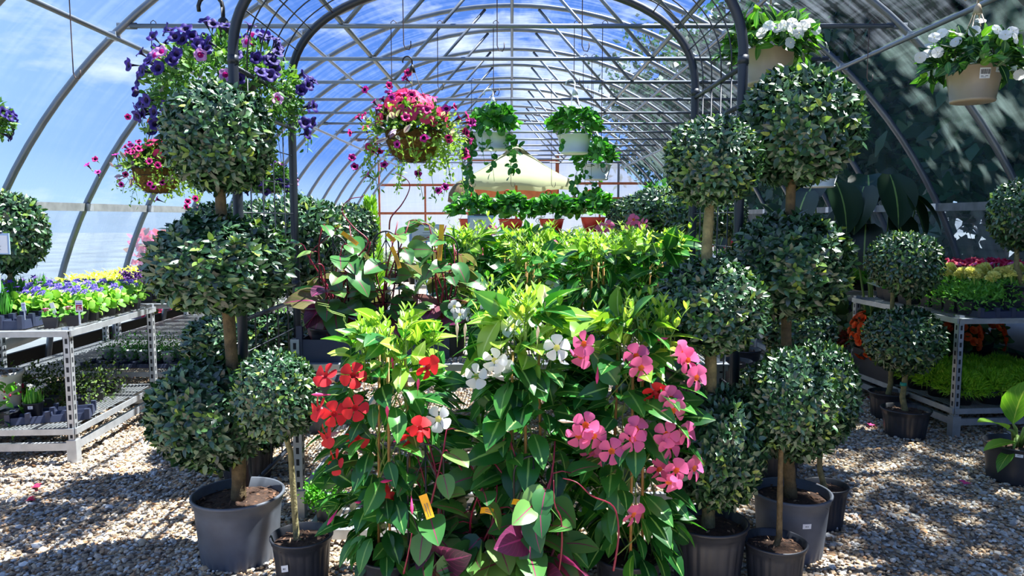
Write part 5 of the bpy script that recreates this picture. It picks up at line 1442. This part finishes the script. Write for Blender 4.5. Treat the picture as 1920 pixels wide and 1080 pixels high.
# plant tags standing in the pots
def stick_tag(px, py, Y, w_, h_, label, pic=None, tilt=0.):
    p = P(px, py, Y)
    t = thing('plant_label', (p.x, Y, p.z - h_ / 2), label, 'plant label', 'labels stuck in the pots', .0)
    b = MB(); b.box((0, 0, h_ / 2), (w_, .002, h_), rot=None)
    if pic:
        b.box((0, -.0015, h_ * .38), (w_ * .82, .001, h_ * .45), mat=1); b.box((0, -.0015, h_ * .72), (w_ * .8, .001, h_ * .09), mat=2)
        rr = np.random.default_rng(2)
        for q in range(10): b.box((rr.uniform(-.35, .35) * w_, -.0025, h_ * rr.uniform(.2, .55)), (w_ * .13, .001, w_ * .13), mat=0)
    o = b.obj('card', [M['white_plastic'], M[pic] if pic else M['white_plastic'], M['violet']], t, smooth=False); o.rotation_euler = (0, tilt, .1)
    b = MB().box((0, 0, -.04), (w_ * .25, .002, .09)); b.obj('spike', M['white_plastic'], t, smooth=False)
stick_tag(148, 574, LY + .12, .045, .075, 'white picture tag with red flowers standing in the vinca pot', 'crimson')
stick_tag(102, 577, LY + .1, .026, .07, 'plain white label leaning at the bench corner', None, -.25)
stick_tag(45, 575, LY + .08, .026, .055, 'grey blue label in the carrying tray of the campanula bench', 'blue_holder', -.1)

for iv in range(8):
    for iu in range(9):
        u, v = .08 + iu * .135, .1 + iv * .17
        pr, nm = (pr_p, 'purple alyssum') if iu < 5 and iv < 5 else (pr_w, 'white alyssum') if iu < 5 else (pr_l, 'golden coleus')
        place(pr[(iu + iv) % len(pr)], (-2.62 - u, 6.2 + v, .88), '%s on the second bench by the blue wall, %s, %s from the aisle' % (nm, ROWN[iv], kth(iu)), rng.random(), 1.15 if pr is pr_p else 1.05)

# low shelves by the blue wall
pr_f = [bedding('herb', 'x', 'potted herb', ('pot_white', .05, .085, True), dict(mode='full', n=150, L=.026, W=.011, r=.10, h=.15, mat='bed_fern'), None, s, 'ferny plants in white pots') for s in (11, 12)]
for iv in range(2):
    for iu in range(6):
        place(pr_f[(iu + iv) % 2], (-3.02 - .12 * iu + .14 * iv, 6.42 + .14 * iv + .03 * iu, .345), 'ferny herb on the second bench low shelf, %s row, %s from the aisle' % (('front', 'rear')[iv], kth(iu)), rng.random(), 1.)
carry_tray('dark tray under the ferny herbs in white pots', (-3.26, 6.49, .305), .9, .34, (6, 2), h=.045)
pr_s = [bedding('euphorbia', 'x', 'potted plant', ('pot_white', .05, .085, True), dict(mode='full', n=60, L=.028, W=.014, r=.08, h=.13, mat='bed_green'), (['thrift'], 12, .09, .08, .18, 1.1), 13, 'airy white flowers in white pots')]
for iv in range(2):
    for iu in range(5):
        place(pr_s[0], (-2.78 - .14 * iv - .0 * iu, 8.2 + .16 * iu, .365), 'airy white flowered plant on the third bench low shelf, %s row, %s deep' % (('aisle', 'wall side')[iv], kth(iu)), rng.random(), 1.1)
carry_tray('dark tray under the airy white flowers', (-2.85, 8.5, .325), .36, .9, (2, 5), h=.045)
pr_d = [bedding('bushy_groundcover', 'x', 'potted plant', ('pot_black', .06, .08, False), dict(mode='full', n=230, L=.024, W=.014, r=.13, h=.19, mat='bed_dark', kind='round'), None, s, 'dark bushy plants on the low shelf') for s in (14, 15)]
for iv in range(3):
    for iu in range(5):
        x, y = loc_l1(.22 + iu * .2, .52 + iv * .24)
        place(pr_d[(iu + iv) % 2], (x, y, .24), 'dark small leaved bush on the nearest low shelf, %s row, %s from the aisle' % (('front', 'middle', 'rear')[iv], kth(iu)), rng.random(), 1.)
x, y = loc_l1(.24, .2)
carry_tray('black tray lying on the low shelf with one pot in it', (x - .02, y + .04, .243), .46, .24, (4, 2), rz=.35, h=.06)
t = bedding('thrift', 'grassy white flowered thrift in a black pot with a white sticker on the low shelf', 'potted plant', ('pot_black', .065, .10, True), dict(mode='grass', n=120, L=.10, W=.009, r=.09, h=.1, mat='bed_green'), (['thrift'], 12, .08, .07, .14, 1.), 16)
t.location = (x - .12, y, .262); sticker(t, .065, .1, .75, -1.3, .075, .03, .022)
t = bedding('seedling', 'leafy green seedling in a black tray at the corner of the low shelf', 'potted plant', ('pot_black', .07, .07, False), dict(mode='full', n=26, L=.09, W=.05, r=.07, h=.2, mat='bed_green'), None, 17)
x, y = loc_l1(.50, .16); t.location = (x, y, .243)
M['ceramic'] = plain('white ceramic with red print', '#e9e6e0', .3)
t = thing('painted_pot', (P(0, 700, 5.0).x, 5.0, .24), 'white pot printed with red flowers and filled with pebbles', 'plant pot')
b = MB().lathe([(.002, .002), (.09, 0), (.105, .02), (.125, .27), (.14, .29), (.14, .31), (.125, .31), (.12, .28), (.002, .285)], seg=32)
rg = np.random.default_rng(8)
for k in range(26):
    a = rg.random() * 6.28; z = .14 + .13 * rg.random(); rr = .112 + .013 * (z / .27) + .004
    b.blob((rr * math.cos(a), rr * math.sin(a), z), (.008, .008, .008), 6, 4, mat=1)
b.obj('pot', [M['ceramic'], M['crimson']], t)
b = stones(220, -.11, .11, -.11, .11, rg); V = np.concatenate(b.V); b.V = [V * (1, 1, 1) + (0, 0, .29)]
keep = None
b.obj('pebbles', M['stone'], t, smooth=False)

# shaded benches
pr_m = [bedding('marigold', 'x', 'bedding plant', ('pot_black', .06, .09, False), dict(mode='full', n=150, L=.042, W=.012, r=.10, h=.16, mat='bed_mari'), (['pompon'], 2, .05, .16, .2, 1.15), s, 'butter yellow marigolds on the bench by the green wall') for s in (21, 22)]
for iv in range(6):
    for iu in range(6):
        x, y = loc_r1(.14 + iu * .145, .10 + iv * .145)
        if iv in (4, 5): continue
        o = place(pr_m[(iu + iv) % 2], (x, y, .895), 'yellow marigold on the bench by the green wall, %s, %s from the aisle' % (ROWN[iv], kth(iu)), rng.random(), .95 + .15 * rng.random())
for i in range(2):
    x, y = loc_r1(.30 + i * .38, .2); carry_tray('dark carrying tray under the marigolds, %s from the aisle' % ORD[i], (x, y, .885), .36, .5, (3, 4), rz=math.radians(5), h=.06)
for i in range(4):
    x, y = loc_r1(.12 + i * .14, .02); 
pr_pt = [bedding('petunia', 'x', 'bedding plant', ('pot_black', .06, .09, False), dict(mode='mound', n=50, L=.05, W=.028, r=.10, h=.15, mat='bed_fern'), (['pet_crim', 'vinca', 'pet_crim'], 7, .1, .12, .22, 1.25), 23, 'crimson petunias on the bench by the green wall')]
for iv in range(2):
    for iu in range(7):
        x, y = loc_r1(.14 + iu * .15, .82 + iv * .2); place(pr_pt[0], (x, y, .885), 'crimson petunia behind the marigolds, %s row, %s from the aisle' % (('front', 'rear')[iv], kth(iu)), rng.random(), 1.15)
pr_du = [bedding('dusty_miller', 'x', 'bedding plant', ('pot_black', .06, .09, False), dict(mode='mound', n=60, L=.07, W=.02, r=.1, h=.2, mat='bed_dusty'), None, 24, 'silver dusty miller on the bench by the green wall')]
for iu in range(3):
    x, y = loc_r1(.2 + iu * .16, 1.22); place(pr_du[0], (x, y, .885), 'silver dusty miller at the back of the marigold bench, %s from the aisle' % kth(iu), 0., 1.2)
# orange begonias on crates behind the lime mat
pr_b = [bedding('begonia', 'x', 'potted plant', ('pot_black', .09, .14, True), dict(mode='full', n=60, L=.09, W=.06, r=.15, h=.2, mat='bed_begl', kind='round', face=True), (['begonia'], 34, .16, .0, .24, 1.15), s, 'orange begonias under the bench by the green wall') for s in (25, 26)]
for iv in range(2):
    for iu in range(5):
        x, y = loc_r1(.02 + iu * .22, .92 + iv * .26)
        o = place(pr_b[(iu + iv) % 2], (x, y, .22 + .22), 'orange begonia under the bench by the green wall, %s row, %s from the aisle' % (('front', 'rear')[iv], kth(iu)), rng.random() * 6, 1.)
b = MB(); x, y = loc_r1(.57, 1.05); 
t = thing('plant_riser', (x, y, .22), 'black plastic riser under the orange begonias', 'riser', None, math.radians(5))
b.box((-.1, 0, .11), (1.0, .56, .22)); b.obj('riser_body', M['pot_black'], t, smooth=False)
# lime feathery mats
def mat_plant(seed):
    rr = np.random.default_rng(seed); b = MB(); n = 700
    v = nrm(rr.normal(size=(n * 3, 3))); v = v[v[:, 2] > -.1][:n]
    pos = v * (.17, .17, .15) * (.5 + .5 * rr.random((n, 1)) ** .5) + (0, 0, .1)
    for k in range(3):
        d = v + rr.normal(0, .7, v.shape) + (0, 0, .2)
        b.leaves(pos, d, rr.normal(size=v.shape), .045 * (.6 + .7 * rr.random(n)), .0055, 'thin', .2, 0)
    return b.mesh('feathery mat', M['bed_lotus'])
mm = [mat_plant(1), mat_plant(2)]
k = 0
for iv in range(3):
    for iu in range(4):
        x, y = loc_r1(.13 + iu * .235, .12 + iv * .25)
        t = thing('feathery_mat_plant', (x, y, .22), 'feathery lime plant on the shelf by the green wall, %s row, %s from the aisle' % (('front', 'middle', 'rear')[iv], kth(iu)), 'potted plant', 'lime green feathery plants', rng.random() * 6)
        bb = MB().lathe([(.002, .002), (.07, 0), (.095, .09), (.1, .09), (.1, .1), (.088, .1), (.002, .09)], seg=18); bb.obj('pot', M['pot_black'], t)
        put(mm[k % 2], 'foliage', t); k += 1
# second bench by the green wall
pr_pe = [bedding('begonia', 'x', 'bedding plant', ('pot_black', .06, .09, False), dict(mode='mound', n=30, L=.06, W=.045, r=.09, h=.13, mat='bed_green', kind='round'), (['peach'], 4, .08, .12, .2, 1.1), 31, 'peach begonias on the second bench by the green wall')]
pr_bl = [bedding('petunia', 'x', 'bedding plant', ('pot_black', .06, .09, False), dict(mode='mound', n=40, L=.05, W=.028, r=.10, h=.15, mat='bed_fern'), (['pet_blue'], 9, .11, .1, .2, 1.3), 32, 'blue petunias on the second bench by the green wall')]
for iv in range(6):
    for iu in range(7):
        pr, nm = (pr_pe, 'peach begonia') if iv < 2 else (pr_bl, 'blue petunia')
        place(pr[0], (2.98 + iu * .17, 7.34 + iv * .19, .88), '%s on the second bench by the green wall, %s, %s from the aisle' % (nm, ROWN[iv], kth(iu)), rng.random() * 6, 1.1)
pr_ca = [bedding('caladium', 'x', 'potted plant', ('pot_black', .08, .12, True), dict(mode='mound', n=40, L=.14, W=.11, r=.16, h=.3, mat='bed_cala', kind='heart'), None, 33, 'pale caladiums on the shaded low shelf')]
pr_co = [bedding('red_coleus', 'x', 'potted plant', ('pot_black', .07, .1, True), dict(mode='full', n=90, L=.09, W=.03, r=.14, h=.14, mat='bed_col'), None, 34, 'red foliage plants on the shaded low shelf')]
for iu in range(5):
    place(pr_co[0], (3.0 + iu * .24, 7.4, .26), 'red leaved coleus on the second low shelf by the green wall, %s from the aisle' % kth(iu), iu * 1., 1.)
    place(pr_ca[0], (3.0 + iu * .24, 7.75, .26), 'pale veined caladium behind the red coleus, %s from the aisle' % kth(iu), iu * 1.3, 1.1)

# far benches: pale and green masses of bedding, few pixels each
for i, (x0, y0, pr, nm, nx, ny) in enumerate(((-2.9, 8.3, pr_w, 'white alyssum on the third bench by the blue wall', 5, 5), (-2.9, 10.1, pr_l, 'golden coleus on the far bench by the blue wall', 5, 5), (2.85, 8.9, pr_pt, 'crimson petunia on the far bench by the green wall', 5, 5))):
    for iv in range(ny):
        for iu in range(nx):
            place(pr[0], (x0 + (-1 if x0 < 0 else 1) * iu * .26, y0 + iv * .3, .88), '%s, %s, %s from the aisle' % (nm, ROWN[iv], kth(iu)), rng.random() * 6, 1.5)
pr_wm = [bedding('hydrangea', 'x', 'potted plant', ('pot_black', .09, .12, True), dict(mode='mound', n=60, L=.1, W=.06, r=.17, h=.22, mat='bed_pale'), (['aly_white'], 8, .16, .14, .24, 2.6), 36, 'white flowering plants at the far end')]
for iu in range(9):
    place(pr_wm[0], (-1.75 + .1 * (iu % 2) + .28 * (iu // 2) * .9, 9.5 + .35 * (iu % 2), .75), 'white flowered pot plant on the far middle bench, %s row, %s along' % (('front', 'rear')[iu % 2], kth(iu // 2)), iu, 1.15)
pr_gr = [bedding('grassy_plant', 'x', 'potted plant', ('pot_black', .09, .12, True), dict(mode='grass', n=160, L=.3, W=.012, r=.14, h=.3, mat='bed_mari'), None, 37, 'green grassy plants on the far middle bench')]
for iu in range(8):
    place(pr_gr[0], (-.35 + .24 * (iu // 2), 9.45 + .35 * (iu % 2), .75), 'grassy green pot plant on the far middle bench, %s row, %s along' % (('front', 'rear')[iu % 2], kth(iu // 2)), iu, 1.1)

# ------------------------------------------------------------------ big dark elephant ears, canna
M['ear'] = leafy('elephant ear leaf', [(0, '#0f1f18'), (1, '#24402c')], rough=.35, trans=.2, vein='#7fa05a', vw=.03, tint=(1.2, 1.4, .4))
M['ear_stem'] = plain('dull green stalk', '#6e8a44', .5)
M['canna'] = leafy('canna leaf', [(0, '#3f7d34'), (.5, '#5f9f42'), (1, '#8fc04a')], rough=.35, trans=.5, vein='#b9d57a', vw=.03, tint=(1.7, 1.6, .35), sidevein=True)
def bigleaf(name, loc, label, pot, leaves, mat, stem, kind, cat, W):
    t = thing(name, loc, label, cat)
    add_pot(t, pot[0], pot[1], 'pot_black', 'plain', .84)
    b, s = MB(), MB()
    for (dx, dy, z, az, el, L) in leaves:
        q = np.array((dx, dy, z)); p0 = np.array((dx * .15, dy * .15, pot[1] * .85))
        s.tube([p0, p0 * .6 + q * .4 + (0, 0, .06), q], [.014, .011, .006], 7)
        d = np.array((math.sin(az) * math.cos(el), -math.cos(az) * math.cos(el), math.sin(el)))
        n_ = np.array((math.sin(az) * -math.sin(el), math.cos(az) * math.sin(el), math.cos(el)))
        b.leaves(q, d, n_, L, L * W, kind, .3, .12, curl=.05)
    s.obj('stalk', M[stem], t); b.obj('foliage', M[mat], t)
    return t
c = P(1655, 400, 6.95)
bigleaf('elephant_ear', (c.x, 6.95, 0), 'huge dark elephant ear plant against the green wall', (.2, .3), [(-.22, -.05, 1.85, -.8, -.9, .42), (.02, -.1, 1.95, .1, -1., .45), (.2, -.05, 1.8, .8, -.9, .42), (.08, -.12, 1.6, .3, -1.1, .4), (-.3, 0, 1.68, -1.2, -.8, .4), (.32, 0, 1.78, 1.1, -.7, .36), (-.1, .1, 1.98, -.4, -.5, .42), (-.2, -.1, 1.5, -.5, -1.1, .38)], 'ear', 'ear_stem', 'heart', 'potted plant', .85)
c = P(1545, 400, 6.95)
bigleaf('elephant_ear', (c.x, 6.95, 0), 'huge dark elephant ear plant behind the tallest topiary', (.2, .3), [(-.2, -.05, 1.8, -.9, -.9, .42), (.08, -.1, 1.88, .3, -1., .44), (-.05, .1, 1.95, -.8, -.6, .42), (.25, .05, 1.78, 1., -.8, .42), (-.28, .05, 1.55, -1.1, -.9, .4), (.0, -.12, 1.5, 0, -1.1, .4)], 'ear', 'ear_stem', 'heart', 'potted plant', .85)
c = P(1425, 400, 7.0)
bigleaf('elephant_ear', (c.x, 7.4, 0), 'dark fan leaved plant seen through the arch on the green side', (.18, .28), [(-.2, -.2, 1.6, -.6, -.4, .45), (.15, -.2, 1.7, .6, -.6, .45), (0, .1, 1.8, -1.6, -.3, .45), (.3, 0, 1.5, 1.2, -.6, .42)], 'ear', 'ear_stem', 'heart', 'potted plant', .8)
c = P(1906, 850, 4.42)
t = bigleaf('canna', (c.x, 4.42, 0), 'young canna with a glowing yellow green leaf, in a black pot near the green wall', (.18, .235), [(-.06, -.04, .36, -.25, 1.3, .36), (-.10, -.05, .33, -1.2, .55, .26), (-.06, -.08, .26, -1.4, .1, .22), (.06, -.03, .36, .5, 1.15, .34), (.1, .03, .33, 1.3, .7, .3), (-.09, -.10, .22, -1.2, -.5, .17), (.02, -.12, .28, .1, .5, .2)], 'canna', 'ear_stem', 'big', 'potted plant', .5)
sticker(t, .18, .235, .84, -2.1, .2, .04, .026)

# ------------------------------------------------------------------ signs, umbrella, odds and ends
def sign(px, py, Y, w_, h_, yaw, label, foot_z, tilt=.1):
    p = P(px, py, Y)
    t = thing('price_sign', (p.x, Y, foot_z), label, 'sign', 'white signs in blue holders', yaw)
    zc = p.z - foot_z
    b = MB().box((0, 0, zc), (w_, .006, h_)); b.box((0, .0, zc + h_ / 2 + .004), (w_ * .5, .014, .014), mat=1)
    b.obj('holder', [M['blue_holder'], M['tray']], t, smooth=False)
    b = MB().box((w_ * .01, -.0045, zc - h_ * .02), (w_ * .86, .002, h_ * .84))
    b.box((0, -.0062, zc + h_ * .22), (w_ * .14, .001, h_ * .14), mat=1)
    for q, ww in ((.02, .22), (-.12, .42), (-.2, .36), (-.28, .4)): b.box((0, -.0062, zc + h_ * q), (w_ * ww, .001, h_ * .022), mat=2)
    b.obj('paper', [M['white_plastic'], M['logo_yellow'], M['ink']], t, smooth=False)
    MB().tube([(0, .008, 0), (0, .008, zc - h_ / 2 + .02)], .008, 8).obj('stake', M['blue_holder'], t)
sign(901, 422, 6.6, .23, .17, -.12, 'white sign in a pale blue holder standing before the red hanging pots', 0.)
sign(800, 437, 6.4, .3, .15, .05, 'white sign partly hidden behind the black looped trellis', 0.)
sign(-8, 457, 4.95, .22, .14, -.2, 'white sign with yellow mark at the edge, before the big round topiary', .88)

M['canvas'] = plain('cream canvas', '#d9d7b0', .8, var=.05)
m, nt, out = new_mat('market umbrella canvas'); d_ = N(nt, 'BsdfDiffuse'); d_.inputs[0].default_value = (*srgb('#b3b994'), 1); t_ = N(nt, 'BsdfTranslucent'); t_.inputs[0].default_value = (*srgb('#a8ae8a'), 1)
ms = N(nt, 'MixShader'); ms.inputs[0].default_value = .35; nt.links.new(d_.outputs[0], ms.inputs[1]); nt.links.new(t_.outputs[0], ms.inputs[2]); nt.links.new(ms.outputs[0], out.inputs[0]); M['canvas'] = m
Yu = 13.4; ap = P(968, 268, Yu)
t = thing('patio_umbrella', (ap.x, Yu, 0), 'pale green canvas umbrella standing open near the end wall', 'umbrella')
b = MB(); n = 8; ring = []; zr = P(968, 345, Yu).z
for k in range(n * 6):
    a = 2 * PI * k / (n * 6) + .35; f = (k % 6) / 6
    r_ = 1.12 * (1 - .05 * math.sin(PI * f)); ring.append((r_ * math.cos(a), r_ * math.sin(a), zr + .03 * math.sin(PI * f)))
V = [(0, 0, ap.z)]; m_ = len(ring)
for q in (.25, .5, .75, 1.):
    for x, y, z in ring: V.append((x * q, y * q, ap.z + (z - ap.z) * q - .06 * math.sin(PI * q)))
V += [(x, y, z - .1) for x, y, z in ring]
qd = [(1 + i * m_ + j, 1 + i * m_ + (j + 1) % m_, 1 + (i + 1) * m_ + (j + 1) % m_, 1 + (i + 1) * m_ + j) for i in range(4) for j in range(m_)]
b.add(V, qd, [(0, 1 + j, 1 + (j + 1) % m_) for j in range(m_)])
b.obj('canopy', M['canvas'], t)
MB().tube([(0, 0, 0), (0, 0, ap.z + .05)], .024, 10).obj('pole', M['timber'], t)
MB().lathe([(.002, .08), (.05, .08), (.22, .05), (.25, 0)], seg=20).obj('base', M['pot_black'], t)

# dark hat-like planter and pile near the end wall
c = P(867, 345, 12.); t = thing('wicker_bell', (c.x, 12., c.z - .3), 'dark brown woven bell hanging beside the umbrella', 'ornament')
MB().lathe([(.20, 0), (.24, .02), (.22, .16), (.15, .28), (.03, .34), (.012, .36)], seg=24).tube([(0, 0, .34), (0, 0, TZ - c.z + .3)], .004, 5).obj('bell', M['bark_brown'], t)
c = P(1066, 385, 9.8); t = thing('woven_basket', (c.x, 9.6, .75), 'heap of pale woven baskets on the far middle bench', 'baskets')
for k in range(4): MB().lathe([(.01, .0), (.12, 0), (.17, .12), (.16, .12), (.11, .01)], (0.02 * k, 0, .09 + .1 * k), 20).obj('basket', M['bamboo'], t)
MB().box((0, 0, .045), (.3, .3, .09)).obj('crate', M['board'], t, smooth=False)

# conifer and shrub by the end wall
M['conifer'] = leafy('golden conifer', [(0, '#5d9a2a'), (1, '#a3d148')], trans=.35)
def cone_plant(px, py_top, Y, h, r_, label, mat):
    c = P(px, py_top, Y); t = thing('conifer', (c.x, Y, 0), label, 'shrub')
    add_pot(t, .16, .28, 'pot_black', 'plain', .82, rough_soil=False); rr = np.random.default_rng(4); n = 1500
    f = rr.random(n); a = rr.random(n) * 6.28; rad = r_ * (1 - f) * (.5 + .5 * rr.random(n)) + .02
    pos = np.stack([rad * np.cos(a), rad * np.sin(a), .25 + (c.z - .25) * f], -1)
    b = MB().leaves(pos, np.stack([np.cos(a), np.sin(a), 1.4 + 0 * a], -1), rr.normal(size=(n, 3)), .1, .02, 'ell', .1, 0); b.obj('foliage', M[mat], t)
cone_plant(694, 375, 9.2, 1.8, .22, 'bright green pointed conifer before the far blue wall', 'conifer')
c = P(1232, 350, 9.)
t = thing('leafy_shrub', (c.x, 9., 0), 'bright leafy shrub in a pot beside the end wall windows', 'shrub')
add_pot(t, .18, .3, 'pot_black', 'plain', .82, rough_soil=False); basket_plant(t, 5, 700, .3, .5, 1.5, .1, .06, 'straw_leaf', low=-.9)
MB().tube([(0, 0, .2), (0.02, 0, 1.3)], .02, 8).obj('stem', M['bark'], t)

# petals dropped on the gravel
for i, (px, py, Y, c_, lab) in enumerate(((58, 921, 0, 'crimson', 'red petal on the gravel nearest the bench by the blue wall post'), (47, 946, 0, 'crimson', 'red petal on the gravel, nearer the camera than its pair'), (1630, 752, 0, 'crimson', 'red petal beside the rear twin topiary pot'), (1806, 914, 0, 'pink_deep', 'pink petal on gravel before the canna pot'), (1630, 803, 0, 'pink_deep', 'pink petal on gravel before the front twin topiary pot'), (1700, 985, 0, 'white', 'white petal on gravel in the shaded aisle'))):
    a = TH + math.atan((py - 540) / F); Yg = EYE / math.tan(a); g = P(px, py, Yg)
    b = MB().leaves([(0, 0, .022), (.01, .01, .024)], [(1, .3, .1), (.2, 1, .1)], (0, 0, 1), .05, .035, 'petal', .1, .2)
    o = b.obj('fallen_petal', M[c_]); o.location = (g.x, Yg, 0); tag(o, lab, 'petal')

x = P(612, 760, 5.5).x
t = thing('plant_pot', (x, 5.5, 0), 'grey ribbed pot standing on gravel under the middle bench', 'plant pot')
add_pot(t, .17, .38, 'pot_grey', 'ribbed', .84)
if False: pass
